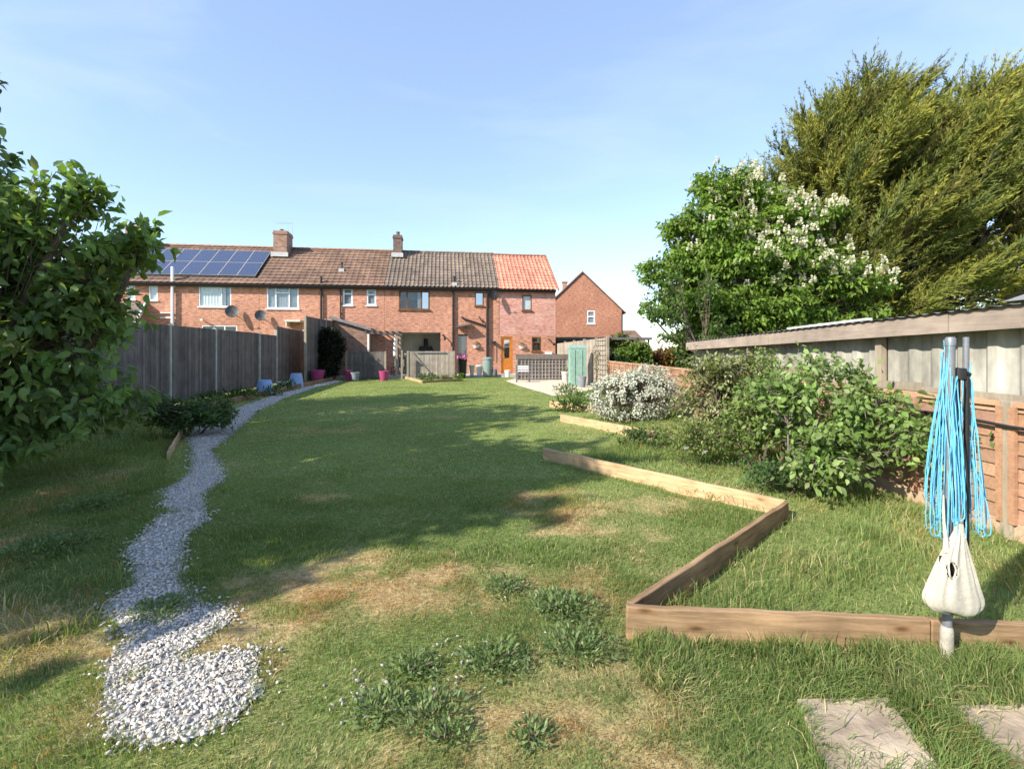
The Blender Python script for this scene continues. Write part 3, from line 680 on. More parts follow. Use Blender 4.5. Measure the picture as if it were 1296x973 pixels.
def stones(name, pts, size, dim, label, cat='gravel'):
    n = len(pts); T = ICO[None]*(1+rng.uniform(-.28, .28, (n, 12, 1)))
    T = T*np.stack([rng.uniform(.75, 1.35, n), rng.uniform(.6, 1.0, n), rng.uniform(.38, .65, n)], 1)[:, None]
    T = np.einsum('nij,nkj->nki', rotmats(n)*.55+np.eye(3)*.45, T)*size[:, None, None]
    V = (T+pts[:, None]).reshape(-1, 3)
    F = (ICF[None]+np.arange(n)[:, None, None]*12).reshape(-1, 3)
    b = rng.uniform(.66, 1.12, n)*dim; warm = np.where(rng.random(n) < .2, rng.uniform(.05, .18, n), rng.uniform(-.02, .07, n))
    c = np.stack([b*(1+warm), b, b*(1-warm)], 1); c = np.repeat(c, 12, 0)
    return tag(link(name, np_mesh(name, V, [F], c), M['gravel']), label, cat, kind='stuff')
def sample(poly, n, ymin=None, ymax=None):
    P = np.array([p[:2] for p in poly]); lo = P.min(0).copy(); hi = P.max(0).copy()
    if ymin is not None: lo[1] = max(lo[1], ymin)
    if ymax is not None: hi[1] = min(hi[1], ymax)
    q = lo+(hi-lo)*rng.random((n, 2)); return q[inpoly(q[:, 0], q[:, 1], P)]
S = []
for y0, y1, dens, sz in ((1.5, 3.4, 6500, .0125), (3.4, 6.5, 4200, .0140), (6.5, 12, 1600, .019), (12, 28, 480, .028)):
    P = np.array([p[:2] for p in PATH]); lo = P.min(0); hi = P.max(0)
    q = sample(PATH, 0) if False else sample(PATH, int(dens*(hi[0]-lo[0])*(min(y1, hi[1])-max(y0, lo[1]))), y0, y1)
    q = q+rng.normal(size=q.shape)*(.04 if y0 < 7 else .07)
    S.append((q, rng.uniform(.65, 1.35, len(q))*sz))
# stones strayed on the bare grass
for px, py, r, k in ((455,885,.10,55),(570,815,.13,40),(590,850,.13,45),(478,860,.10,25),(300,812,.2,40),(700,790,.2,14),(620,870,.3,14),(745,790,.06,10),(410,890,.15,10),(350,790,.2,8),(230,660,.5,20),(130,830,.3,20)):
    c = gr(px, py); k = int(k*.65); q = np.array(c[:2])+rng.normal(size=(k, 2))*r*np.array([.8, .6]); S.append((q, rng.uniform(.45, 1.1, k)*.0155))
pt = np.concatenate([s[0] for s in S]); sz = np.concatenate([s[1] for s in S])
# ragged edge: drop stones where the turf has crept in
keep = (fbm(pt[:, 0]+9, pt[:, 1], 2.6, 3) > .16)
dm = np.concatenate([np.full(len(s[0]), 1.0 if i < 4 else .62) for i, s in enumerate(S)]); pt, sz, dm = pt[keep], sz[keep], dm[keep]
p3 = np.c_[pt, gz(pt[:, 0], pt[:, 1])+.008+rng.random(len(pt))*.009]
stones('gravel', p3, sz, dm, 'pale limestone gravel chips lying along the winding garden path')

# ---- concrete slabs in the grass
for i, (s, lb) in enumerate(zip(SLABW, ('worn concrete paving slab set in grass at the bottom, left of the other slab', 'worn concrete paving slab in the bottom right corner beyond a tuft of grass'))):
    P = np.array(s)[:, :2]; c = P.mean(0); bm = bmesh.new()
    vs = [bm.verts.new((p[0]-c[0], p[1]-c[1], 0)) for p in P]; f = bm.faces.new(vs)
    r = bmesh.ops.extrude_face_region(bm, geom=[f]); bmesh.ops.translate(bm, verts=[v for v in r['geom'] if isinstance(v, bmesh.types.BMVert)], vec=(0, 0, .05))
    bmesh.ops.recalc_face_normals(bm, faces=bm.faces[:]); me = bpy.data.meshes.new('paving_slab'); bm.to_mesh(me); bm.free()
    o = link('paving_slab', me, M['concrete']); o.location = (c[0], c[1], -.028)
    b = o.modifiers.new('b', 'BEVEL'); b.width = .008; b.segments = 2
    tag(o, lb, 'paving slab', 'concrete slabs in the grass')

# ------------------------------------------------------------------ timber edging boards
def board(a, b, h, th, mat, label, z=0.0, tilt=0, group='timber edging boards round the beds', name='edging_board'):
    a = Vector(a); b = Vector(b); L = (b-a).length; m = MB(); n = 14
    vs = []; 
    for i in range(n+1):
        x = L*i/n; w = .004*math.sin(i*1.3+L*5); dz = .003*math.sin(i*2.1+L)
        vs += [(x, -th/2+w, -.04), (x, th/2+w, -.04), (x, th/2+w, h+dz), (x, -th/2+w, h+dz)]
    fs = [(0, 3, 2, 1), (4*n, 4*n+1, 4*n+2, 4*n+3)]
    for i in range(n):
        o = 4*i
        for k in range(4): fs.append((o+k, o+(k+1) % 4, o+4+(k+1) % 4, o+4+k))
    m.add(vs, fs); o = m.build(name, M[mat], bevel=.006)
    o.location = (a.x, a.y, z); o.rotation_euler = (tilt, 0, math.atan2(b.y-a.y, b.x-a.x))
    return tag(o, label, 'edging board', group)
c1 = (.64, 2.70); c2 = (2.53, 4.52); c3 = (.46, 7.02)
board((.625, 2.68), (2.17, 2.555), .155, .045, 'plank_old', 'brown timber board along the front of the grassy bed, left of the pole')
board((2.175, 2.553), (3.6, 2.45), .150, .045, 'plank_old', 'brown timber board at the front of the bed, right of the pole')
board((.655, 2.715), c2, .152, .042, 'plank_old', 'weathered timber board running back diagonally from the near bed corner')
board((2.55, 4.57), c3, .15, .05, 'plank', 'long pale sunlit timber board crossing the lawn edge in the middle')
board((2.46, 8.48), (1.07, 10.7), .15, .05, 'plank', 'pale timber board below the white flowering bush')
board((2.3, 12.0), (1.04, 13.4), .16, .05, 'plank', 'short pale timber board furthest back, by the gravel patio')
board(gr(250, 520), gr(430, 479), .16, .05, 'plank_old', 'long brown timber board edging the gravel path under the fence')
board(gr(212, 582), gr(229, 551), .11, .03, 'plank', 'short upright board by the dark shrub left of the path')
m_ = [(513, 478.5), (534, 484), (568, 482), (590, 479.5)]
board(gr(513, 479), gr(534, 484.5), .12, .05, 'plank', 'short pale board at the left end of the small bed below the gate')
board(gr(534.5, 484.6), gr(584, 482), .10, .05, 'plank_old', 'dark low board fronting the small bed below the gate')

# ------------------------------------------------------------------ fences
def fence_run(name, label, a, b, h0, h1, mat, post_at, postmat='cpost', bw=.11, horiz=False, cat='fence', ph=.05, postw=.09, rails=True, wob=.01, inner=1):
    """boards from a to b; local x along the run, board faces towards local -y"""
    a = Vector(a); b = Vector(b); L = (b-a).length; e = empty(name, (a.x, a.y, 0), math.atan2(b.y-a.y, b.x-a.x), label, cat)
    cuts = [0]+sorted(post_at)+[L]
    for i in range(len(cuts)-1):
        x0, x1 = cuts[i], cuts[i+1]
        if x1-x0 < .15: continue
        m = MB(); x = x0+postw*.5
        if horiz:
            z = .14; k = 0
            while z < h0-.05:
                g = random.uniform(.8, 1.15); m.col = (g, g*random.uniform(.93, 1.03), g*random.uniform(.88, 1.02))
                hh = min(.135, h0-z); dz = random.uniform(-.006, .006)
                m.add([(x0+.03, -.030, z+dz), (x1-.03, -.030, z-dz), (x1-.03, -.008, z+hh), (x0+.03, -.008, z+hh), (x0+.03, .005, z), (x1-.03, .005, z), (x1-.03, 0.004, z+hh), (x0+.03, .004, z+hh)],
                      [(0, 1, 2, 3), (3, 2, 6, 7), (0, 4, 5, 1), (0, 3, 7, 4), (1, 5, 6, 2), (5, 4, 7, 6)]); z += .112; k += 1
            m.col = (1.1, 1.0, .95)
            nb = max(2, int((x1-x0)/.62))
            for j in range(nb+1):
                xx = x0+.05+(x1-x0-.1)*j/nb; m.box(xx-.028, xx+.028, -.062*inner, -.032*inner, .12, h0-.02) if inner > 0 else m.box(xx-.028, xx+.028, -.058, -.032, .12, h0-.02)
            m.col = (1.25, 1.25, 1.2); m.box(x0+.02, x1-.02, -.05, .02, h0-.02, h0+.025)
            m.col = (1.3, 1.5, 1.6); m.box(x0+.02, x1-.02, -.03, .0, -.02, .135)
        else:
            while x < x1-postw*.5:
                w = bw*random.uniform(.85, 1.1); w = min(w, x1-postw*.5-x); g = random.uniform(.72, 1.22); m.col = (g, g*random.uniform(.95, 1.03), g*random.uniform(.92, 1.06))
                t = x/L; h = h0+(h1-h0)*t+random.uniform(-wob, wob); dy = random.uniform(-.004, .004)
                m.box(x+.003, x+w-.001, -.018+dy, .0+dy, .06, h); x += w
            if rails:
                m.col = (.9, .9, .9)
                for z in (.35, (h0+h1)/2-.3): m.box(x0, x1, .004, .05, z, z+.08)
        m.build('panel', M[mat], e)
    for x in post_at:
        t = x/L; h = h0+(h1-h0)*t+ph; m = MB(); m.box(x-postw/2, x+postw/2, -.055, .06, -.05, h); m.build('post', M[postmat], e, bevel=.008)
    return e, L
LF = lambda Y: (-9.4-(Y-13.3)*.14, Y)                       # left boundary line
def lf(px):                                                # where a photo column meets it
    k = (px-CX)/FPX; Y = (-9.4+13.3*.14)/(k+.14); return Y
yA, yB, yC, yD = 3.0, lf(327.5), lf(349.5), lf(385)
dl = math.hypot(1, .14)
p1, p2 = lf(214), lf(272)
fence_run('board_fence', 'long grey weathered board fence along the left side of the garden', LF(yA), LF(yB+.02), 2.22, 2.24, 'fence_grey', [(y-yA)*dl for y in (4.4, 7.4, 10.4, p1, p2, yB)], wob=.006, ph=.03)
fence_run('board_fence', 'lower grey board panel, between two pale posts behind the blue tub', LF(yB+.10), LF(yC), 2.22, 2.2, 'fence_grey', [(yC-yB-.12)*dl], wob=.006, ph=.25)
fence_run('board_fence', 'taller grey board panel just left of the tall trellised fence', LF(yC+.02), LF(yD), 2.62, 2.55, 'fence_grey', [(yD-yC-.05)*dl], wob=.006, ph=.1)
a = at(386, 443, 23.4); b = at(436, 443, 29.0)
fence_run('screen_fence', 'tall brown grey fence screen behind the dark ivy bush', a, b, 3.17, 3.15, 'fence_grey', [.06, 2.6, 5.2], 'post', wob=.004)
# right boundary
RF = lambda Y: (4.16-(Y-3.8)*.017, Y)
pos = [math.hypot(1, .017)*(y-2.0) for y in (4.07, 5.9, 7.73, 9.56, 11.4, 13.2, 15.05, 16.9, 18.7)]
fence_run('panel_fence', 'low orange brown overlap panel fence along the right side behind the shrubs', RF(19.6), RF(2.0), 1.10, 1.10, 'fence_orange', [17.6-p for p in pos], 'post', horiz=True, ph=.03, postw=.10)
m = MB(); y = [2.2, 4.0, 4.6, 5.4, 6.4]; m.tube([(RF(k)[0]-.075, k, .93+.02*math.sin(k*3)) for k in y], .016, 6)
tag(m.build('garden_hose', M['cable']), 'black pipe fixed along the right hand panel fence behind the airer', 'pipe')
e, L = fence_run('board_fence', 'tall pale grey board fence between the patio and the neighbour on the right', (2.62, 28.4), (3.83, 19.6), 1.93, 2.05, 'fence_pale', [1.9, 3.75, 5.6, 7.4, 8.86], 'post', ph=.06, wob=.005)
# climber trellis on the end of that fence
m = MB()
for k in range(9): m.box(7.62, 8.72, -.075, -.055, .35+.2*k, .38+.2*k)
for k in range(4): m.box(7.66+.33*k, 7.69+.33*k, -.055, -.035, .3, 2.05)
m.build('trellis', M['fence_pale'], e)
# patio fences, gate and screen
def low_fence(name, label, px0, px1, ytop, Y0, Y1, mat, postmat='post', cat='fence', h=None, bw=.10):
    a = at(px0, 443, Y0); b = at(px1, 443, Y1); hh = h or EYE+(HY-ytop)*(Y0+Y1)/2/FPX
    L = math.hypot(b[0]-a[0], b[1]-a[1])
    return fence_run(name, label, a, b, hh, hh, mat, [.05, L-.05], postmat, bw=bw, cat=cat, wob=.004, ph=.02, postw=.1)
low_fence('board_fence', 'low grey board fence in shade between the ivy bush and the steps', 437, 489, 445, 25.9, 26.2, 'fence_grey')
e, L = low_fence('wooden_gate', 'grey wooden board gate with diagonal brace beside the porch recess', 515, 576, 444.5, 26.2, 26.6, 'fence_pale', cat='gate')
m = MB(); m.bar((.35, -.032, 1.40), (1.25, -.032, .30), .03, .085, (0, 1, 0)); m.build('brace', M['slate'], e)
m = MB(); m.box(.55, 2.1, -.06, -.02, 1.36, 1.42); m.build('top_rail', M['slate'], e)
m = MB(); m.box(-.28, -.19, -.5, -.41, 0, 1.55); m.box(-.28, .04, -.46, -.42, 1.3, 1.38); m.build('gate_post', M['post'], e)
# trellis screen
a = at(653, 443, 25.0); b = at(720, 443, 25.4); Ls = b[0]-a[0]
e = empty('trellis_screen', (a[0], a[1], 0), math.atan2(b[1]-a[1], Ls), 'low trellis screen with grey top board in front of the orange door', 'trellis')
m = MB(); m.box(0, Ls, -.05, .05, 1.08, 1.34); m.build('top_board', M['fence_grey'], e)
for x in (.04, Ls-.04):
    m = MB(); m.box(x-.045, x+.045, -.042, .042, -.05, 1.078); m.build('post', M['post'], e)
m = MB(); k = 0
for i in range(15): x = .12+(Ls-.24)*i/14; m.box(x-.016, x+.016, -.016, .0, .05, 1.078)
for i in range(6): z = .1+.18*i; m.box(.085, Ls-.085, .002, .016, z-.016, z+.016)
m.build('lattice', M['fence_pale'], e)
m = MB(); m.box(.085, Ls-.085, .03, .04, .03, 1.078); m.build('netting', M['slate'], e)

# ------------------------------------------------------------------ shed beyond the right fence
e = empty('shed', (4.50, 3.0, 0), R(.6), 'long low shed of corrugated cement sheets with weathered barge board', 'shed')
Ls = 8.7; zt = lambda y: 1.955-.0245*y
m = MB(); n = 400
vs = []
for i in range(n+1):
    y = Ls*i/n; ph = (y/.30) % 1.0
    x = .028*(1 if ph < .3 else (1-(ph-.3)/.14 if ph < .44 else (0 if ph < .86 else (ph-.86)/.14)))
    vs += [(-x, y, .02), (-x, y, zt(y)-.05)]
m.add(vs, [(2*i, 2*i+1, 2*i+3, 2*i+2) for i in range(n)]); m.build('wall', M['asb'], e)
m = MB(); m.add([(.04, Ls, 0), (3.2, Ls, 0), (3.2, Ls, zt(Ls)+.30), (.04, Ls, zt(Ls)-.05)], [(0, 1, 2, 3)]); m.box(3.2, 3.25, -2, Ls, 0, zt(Ls)+.3); m.build('end_wall', M['asb'], e)
segs = [(-1.6, 1.8), (1.81, 5.1), (5.11, Ls+.12)]
for i, (y0, y1) in enumerate(segs):
    m = MB(); g = (1.0, .94, .98)[i]; m.col = (g,)*3
    o = .006*i
    m.add([(-.20-o, y0, zt(y0)-.19), (-.20-o, y1, zt(y1)-.19), (-.20-o, y1, zt(y1)), (-.20-o, y0, zt(y0)), (-.165, y0, zt(y0)-.19), (-.165, y1, zt(y1)-.19), (-.165, y1, zt(y1)), (-.165, y0, zt(y0))],
          [(0, 3, 2, 1), (3, 7, 6, 2), (0, 1, 5, 4), (0, 4, 7, 3), (1, 2, 6, 5)]); m.build('barge_board', M['barge'], e)
m = MB(); n = 200; vs = []
for i in range(n+1):
    y = -1.6+(Ls+1.7)*i/n; w = .008*math.cos(2*math.pi*y/.15)
    for x, dz in ((-.24, .012), (-.16, .015), (1.6, .17), (3.4, .02)): vs.append((x, y, zt(y)+dz+(w if x > -.2 else w)))
m.add(vs, [(4*i+k, 4*i+k+1, 4*i+4+k+1, 4*i+4+k) for i in range(n) for k in range(3)]); rf = m.build('roof', M['felt'], e)
m = MB(); m.bar((-.16, 2.9, zt(2.9)+.04), (-.16, 4.6, zt(4.6)+.04), .06, .03); m.build('roof_edge_strip', M['lead'], e)
for y in (2.85, 6.0):
    m = MB(); m.box(-.10, -.035, y-.05, y+.05, .8, zt(y)-.06); m.build('corner_post', M['post'], e)
m = MB(); m.bar((-.12, -1, 1.13), (-.12, 3.6, 1.14), .05, .05); m.bar((-.11, 3.0, 1.22), (-.11, 5.2, 1.24), .04, .09); m.bar((-.12, 2.2, 1.16), (-.12, 4.0, 1.12), .04, .09); m.build('timber_rail', M['post'], e)
e = empty('outhouse', (8.0, 5.0, 0), 0, 'grey pitched outhouse roof poking above the shed at the right edge', 'shed')
m = MB(); m.box(-1.2, 2.2, -2.2, 1.4, 0, 2.2); m.build('wall', M['asb'], e)
m = MB(); m.add([(-1.4, -2.4, 2.2), (-1.4, 1.6, 2.2), (.5, 1.6, 2.85), (.5, -2.4, 2.85), (2.4, -2.4, 2.2), (2.4, 1.6, 2.2)], [(0, 3, 2, 1), (3, 4, 5, 2), (0, 4, 3), (1, 2, 5)]); m.build('roof', M['felt'], e)
# ------------------------------------------------------------------ folded rotary clothes airer and peg bag
PX, PY = 2.17, 2.445
e = empty('rotary_airer', (PX, PY, 0), 0, 'folded grey rotary clothes airer hung with loops of blue line, standing in the grass', 'clothes airer')
m = MB(); m.lathe([(.027, -.1), (.0285, 0), (.028, .15), (.026, .165), (.022, .175)], 14); m.build('ground_sleeve', M['sleeve'], e, smooth=True)
m = MB(); m.lathe([(.0205, .17), (.0205, 1.57), (.023, 1.572), (.023, 1.605), (.016, 1.615)], 14, (.0, 0)); 
po = m.build('pole', M['steel'], e, smooth=True)
for v in po.data.vertices: v.co.x += .018*v.co.z/1.6
m = MB(); m.lathe([(.026, 1.40), (.034, 1.405), (.034, 1.455), (.028, 1.46)], 12, (.075, .02)); m.tube([(.015, 0, 1.43), (.07, .02, 1.45), (.13, .02, 1.425)], .014, 8); m.build('hub', M['black'], e, smooth=True)
for (x0, y0, z0, x1, y1, z1, r, mt) in ((.118, .03, .72, .124, .03, 1.615, .0135, 'steel'), (.066, .035, .35, .078, .025, 1.43, .0115, 'black'), (.088, -.01, .30, .100, .0, 1.42, .0115, 'black'), (.045, .05, .48, .040, .05, 1.40, .0105, 'steel')):
    m = MB(); m.tube([(x0, y0, z0), (x1, y1, z1)], r, 10); m.build('arm', M[mt], e, smooth=True)
m = MB()
def drop(xa, ya, za, xb, yb, zb, zlow, spread, ys):
    pts = []; n = 12; xm = (xa+xb)/2+spread; r = random.uniform(.010, .026); ym = (ya+yb)/2+ys
    for i in range(n):                       # down one side, round the foot of the loop, up the other
        t = i/n; q = math.sin(t*math.pi/2)**1.2; pts.append((xa+(xm-r-xa)*q, ya+(ym-ya)*q, za+(zlow+r-za)*t))
    for i in range(7):
        a = math.pi*i/6; pts.append((xm-r*math.cos(a), ym, zlow+r-r*1.2*math.sin(a)))
    for i in range(1, n+1):
        t = 1-i/n; q = math.sin(t*math.pi/2)**1.2; pts.append((xb+(xm+r-xb)*q, yb+(ym-yb)*q, zb+(zlow+r-zb)*t))
    pts = [(x+random.gauss(0, .0011), y+random.gauss(0, .0011), z) for x, y, z in pts]
    m.tube(pts, .0023, 5)
for k in range(27):                        # left bundle: from the pole top and from the hub
    top = random.uniform(1.30, 1.60); hx = .004+random.uniform(-.02, .014)
    drop(hx-.006, random.uniform(-.03, .03), top, random.uniform(.012, .05), random.uniform(-.04, .05), random.uniform(1.05, 1.46), random.uniform(.60, .80), random.uniform(-.058, -.002), random.uniform(-.10, .08))
for k in range(14):
    top = random.uniform(1.35, 1.60)
    drop(.130, random.uniform(0, .05), top, random.uniform(.105, .125), random.uniform(-.03, .05), random.uniform(1.0, 1.42), random.uniform(.58, .76), random.uniform(.008, .034), random.uniform(-.07, .08))
for k in range(3):
    drop(.02, .0, random.uniform(1.45, 1.58), .06, .02, random.uniform(1.1, 1.42), random.uniform(.62, .8), random.uniform(-.02, .005), random.uniform(-.08, -.03))
m.build('clothes_line', M['cord'], e, smooth=True)

# bag: lofted cloth with pleats, a turned opening and a strap
e = empty('peg_bag', (PX-.035, PY-.075, .275), 0, 'cream canvas peg bag hanging on the folded airer', 'bag')
NS = 72; prof = [(0.0, .03, .010, .006), (.006, .080, .024, .004), (.018, .108, .034, .002), (.04, .128, .040, .0), (.065, .138, .042, -.002), (.09, .134, .042, -.002), (.15, .111, .038, -.001), (.21, .088, .034, .002), (.27, .066, .029, .006), (.32, .048, .025, .012), (.36, .032, .020, .020), (.40, .019, .014, .027), (.44, .012, .010, .030)]
V = []; 
def ringat(zf):
    for i in range(len(prof)-1):
        if prof[i][0] <= zf <= prof[i+1][0]:
            t = (zf-prof[i][0])/(prof[i+1][0]-prof[i][0]); return [prof[i][k]*(1-t)+prof[i+1][k]*t for k in range(4)]
    return list(prof[-1])
NR = 44
for j in range(NR+1):
    zf = prof[-1][0]*(j/NR)**1.0; z, w, d, ox = ringat(zf)
    for k in range(NS):
        a = 2*math.pi*k/NS; q = min(1, zf/.25)
        pl = 1+ (.13*abs(math.sin(a*5+.6+zf*1.5))-.06+.05*math.sin(a*15+2+zf*4))*(.25+.75*q)*(0 if zf < .02 else 1)
        x = ox+w*np.sign(math.cos(a))*abs(math.cos(a))**.8*pl; y = d*np.sign(math.sin(a))*abs(math.sin(a))**.8*(pl**2)
        sag = .007*math.cos(3*a)*(1-q)+(.022*(x/.15) if zf < .10 else .022*(x/.15)*max(0, 1-(zf-.1)/.15))*-.6
        V.append((x, y, zf+sag*(1-zf/.5)))
hole_c = (-.034, .225); F = []
for j in range(NR):
    for k in range(NS):
        f = (j*NS+k, j*NS+(k+1) % NS, (j+1)*NS+(k+1) % NS, (j+1)*NS+k)
        c = np.mean([V[i] for i in f], axis=0)
        if c[1] < 0 and ((c[0]-hole_c[0])/.025)**2+((c[2]-hole_c[1])/.037)**2 < 1: continue
        F.append(f)
F.append(tuple(reversed(range(NS)))); F.append(tuple(NR*NS+k for k in range(NS)))
m = MB(); m.add(V, F); b = m.build('bag_body', M['bag'], e, smooth=True)
so = b.modifiers.new('s', 'SOLIDIFY'); so.thickness = .003
m = MB(); pts = []
for k in range(21):
    a = 2*math.pi*k/20; pts.append((hole_c[0]+.025*math.cos(a), -.034+.010*math.cos(a)+.012*(math.sin(a) > 0)*math.sin(a), hole_c[1]+.038*math.sin(a)))
m.tube(pts, .0042, 8); m.build('opening_rim', M['bag'], e, smooth=True)
m = MB(); m.add([(hole_c[0]-.05, -.012, hole_c[1]-.06), (hole_c[0]+.05, -.012, hole_c[1]-.06), (hole_c[0]+.045, -.006, hole_c[1]+.06), (hole_c[0]-.04, -.006, hole_c[1]+.06)], [(0, 1, 2, 3)]); m.build('opening_shade', M['black'], e)  # black sheet behind the opening stands in for the shade inside the bag
m = MB(); m.tube([(.030, 0, .42), (.034, .01, .52), (.040, .03, .62), (.05, .06, .74)], [.011, .009, .007, .006], 7)
m.tube([(-.040, -.006, .30), (-.036, 0, .37), (-.028, .02, .44), (-.005, .05, .56)], [.016, .009, .006, .005], 7); m.build('strap', M['bag'], e, smooth=True)

# ------------------------------------------------------------------ pots, tubs and patio things
def pot(name, label, cat, px, ybase, ytop, wpx, mat, shape='pot', z=0.0, group=None, Y=None, lip=True):
    x, y, _ = gr(px, ybase, z) if Y is None else at(px, 0, Y); s = FPX/y; h = (ybase-ytop)/s; r = wpx/s/2
    e = empty(name, (x, y, z+float(gz(x, y)) if z == 0 else z), random.uniform(0, 3), label, cat, group)
    prof = {'pot': [(r*.68, 0), (r*.97, h*.86), (r*1.0, h*.87), (r*1.02, h), (r*.9, h), (r*.86, h*.8), (0.001, h*.78)],
            'dome': [(r*1.0, 0), (r*1.0, h*.06), (r*.98, h*.3), (r*.93, h*.6), (r*.80, h*.9), (r*.72, h), (r*.66, h), (r*.64, h*.93), (.001, h*.93)],
            'bowl': [(r*.45, 0), (r*.5, h*.06), (r*.85, h*.55), (r*1.0, h*.96), (r*1.02, h), (r*.95, h), (r*.8, h*.6), (.001, h*.5)],
            'barrel': [(r*.86, 0), (r*.9, h*.1), (r*1.0, h*.5), (r*.95, h*.86), (r*1.06, h*.87), (r*1.06, h*.93), (r*.9, h*.95), (r*.6, h), (.001, h)]}[shape]
    m = MB(); m.lathe(prof, 26); m.build('tub' if shape != 'barrel' else 'barrel', M[mat], e, smooth=True)
    return e, (x, y, z), r, h
LV = dict(leaf=[(.05, .09, .02), (.07, .12, .025)])
def unit(v): return v/np.maximum(1e-9, np.linalg.norm(v, axis=-1, keepdims=True))
def leaf_mesh(name, P, D, N, L, W, C, kind='diamond', droop=.25, fold=.25):
    n = len(P); D = unit(D); S = unit(np.cross(D, N)); N = np.cross(S, D); L = np.broadcast_to(L, n)[:, None]; W = np.broadcast_to(W, n)[:, None]
    if kind == 'diamond':
        T = [(0, 0), (.45, .5), (1, 0), (.45, -.5)]; G = [(0, 1, 2), (0, 2, 3)]
    elif kind == 'quad':
        T = [(0, .12), (.5, .5), (1, .1), (1, -.1), (.5, -.5), (0, -.12)]; G = [(0, 1, 4), (0, 4, 5), (1, 2, 3), (1, 3, 4)]
    else:
        T = [(0, 0), (.28, .44), (.62, .42), (1, 0), (.62, -.42), (.28, -.44), (.30, 0), (.65, 0)]
        G = [(0, 6, 1), (1, 6, 7), (1, 7, 2), (2, 7, 3), (0, 5, 6), (5, 4, 7), (5, 7, 6), (4, 3, 7)]
    k = len(T); V = np.empty((n, k, 3))
    for i, (a, b) in enumerate(T):
        V[:, i] = P+D*L*a+S*W*b+N*(abs(b)*fold*W-droop*L*a*a)
    F = (np.array(G)[None]+(np.arange(n)*k)[:, None, None]).reshape(-1, 3)
    return np_mesh(name, V.reshape(-1, 3), [F], np.repeat(C, k, 0))
def palette(n, cols, jit=.15, per=None):
    cols = np.array(cols); i = rng.integers(0, len(cols), n) if per is None else per
    t = rng.random((n, 1)); j = rng.integers(0, len(cols), n)
    c = cols[i]*(.6+.4*t)+cols[j]*(.4-.4*t)
    return np.clip(c*(1+rng.normal(0, jit, (n, 1))), .004, .9)
def ell(n, c, r, shell=.45, low=-1):
    d = unit(rng.normal(size=(n*3, 3))); d = d[d[:, 2] > low][:n]; q = 1-shell*rng.random((len(d), 1))**1.4
    return np.array(c)+d*q*np.array(r), d
GREEN = [(.040, .082, .018), (.055, .105, .022), (.075, .125, .028)]
def plant(name, label, x, y, z, rx, ry, rz, n, L, W, cols=GREEN, group=None, cat='plant', kind='leaf', flower=None, parent=None, up=.5, stems=8):
    """a small leafy plant: foliage mesh with stems (and flowers)"""
    if parent is None: e = empty(name, (x, y, z+float(gz(x, y)) if z == 0 else z), 0, label, cat, group)
    else: e = parent
    oz = z if parent is not None else 0
    P, d = ell(n, (0, 0, oz+rz*.5), (rx, ry, rz*.5), .8); n = len(P)
    D = unit(d*.8+rng.normal(size=(n, 3))*.45+np.array([0, 0, up])); N = rng.normal(size=(n, 3))*.5+np.array([0, 0, 1])
    link('foliage', leaf_mesh('foliage', P, D, N, L*rng.uniform(.6, 1.25, n), W*rng.uniform(.7, 1.2, n), palette(n, cols), kind), M['leaf'], e)
    m = MB()
    for i in range(stems):
        a = random.uniform(0, 6.28); q = random.uniform(.2, .8); m.tube([(0, 0, oz-.02), (math.cos(a)*rx*q*.4, math.sin(a)*ry*q*.4, oz+rz*.4), (math.cos(a)*rx*q, math.sin(a)*ry*q, oz+rz*.85)], [.008, .006, .003], 4)
    m.build('stem', M['bark'], e)
    if flower:
        nf, Lf, fc = flower; P, d = ell(nf, (0, 0, oz+rz*.55), (rx*1.02, ry*1.02, rz*.55), .15, -.2); k = 6; nn = len(P)
        P = np.repeat(P, k, 0); d = np.repeat(d, k, 0); D = unit(rng.normal(size=(len(P), 3))+d*.3)
        link('flower', leaf_mesh('flower', P, D, d, Lf, Lf*.8, palette(len(P), fc, .08), 'diamond', .1), M['petal'], e)
    return e
pot('tub', 'upturned pale blue tub by the fence, the nearer of the two blue tubs', 'tub', 335, 499, 480.5, 20, 'blue_tub', 'dome')
pot('tub', 'upturned pale blue tub by the fence, the further one beside the white bowl', 'tub', 375, 490, 472, 17, 'blue_tub', 'dome')
pot('bowl', 'small white planter bowl between the two blue tubs', 'planter', 358, 491, 482.5, 14, 'white_pot', 'bowl')
pot('tub', 'bright pink plastic tub at the foot of the tall screen fence', 'tub', 402, 483.4, 468, 17, 'pink', 'pot')
pot('tub', 'small pink pot just right of the dark ivy bush', 'pot', 441, 482, 468, 10, 'pink', 'pot')
pot('bucket', 'grey blue bucket in front of the low board fence', 'bucket', 449.5, 482.5, 471, 11, 'greypot', 'pot')
pot('tub', 'pink trough on the patio beside the open gateway', 'tub', 486, 481.5, 469, 13, 'pink', 'pot')
pot('water_butt', 'grey green water butt standing under the brick house downpipe', 'water butt', 617, 474.6, 452, 13, 'butt', 'barrel', z=.13)
pot('tub', 'white tub on the patio beside the water butt', 'tub', 606.5, 474.4, 462, 8.5, 'white_pot', 'pot', z=.13)
pot('tub', 'pale tub on the patio next to the black flower planter', 'tub', 597, 474.8, 462, 7.5, 'palepot', 'pot', z=.13)
pot('pot', 'small white pot on the patio step below the orange door', 'pot', 642.5, 477, 468.5, 8, 'white_pot', 'pot', z=.13)
pot('pot', 'small dark dome shaped pot right of the water butt', 'pot', 626, 474.6, 467, 7, 'slate', 'dome', z=.13)
e, c, r, h = pot('pot', 'pale stone pot between the trellis screen and the green cover', 'pot', 716, 486, 470, 11, 'palepot', 'pot'); plant('', '', 0, 0, h*.85, .1, .1, .22, 24, .12, .04, parent=e, stems=2)
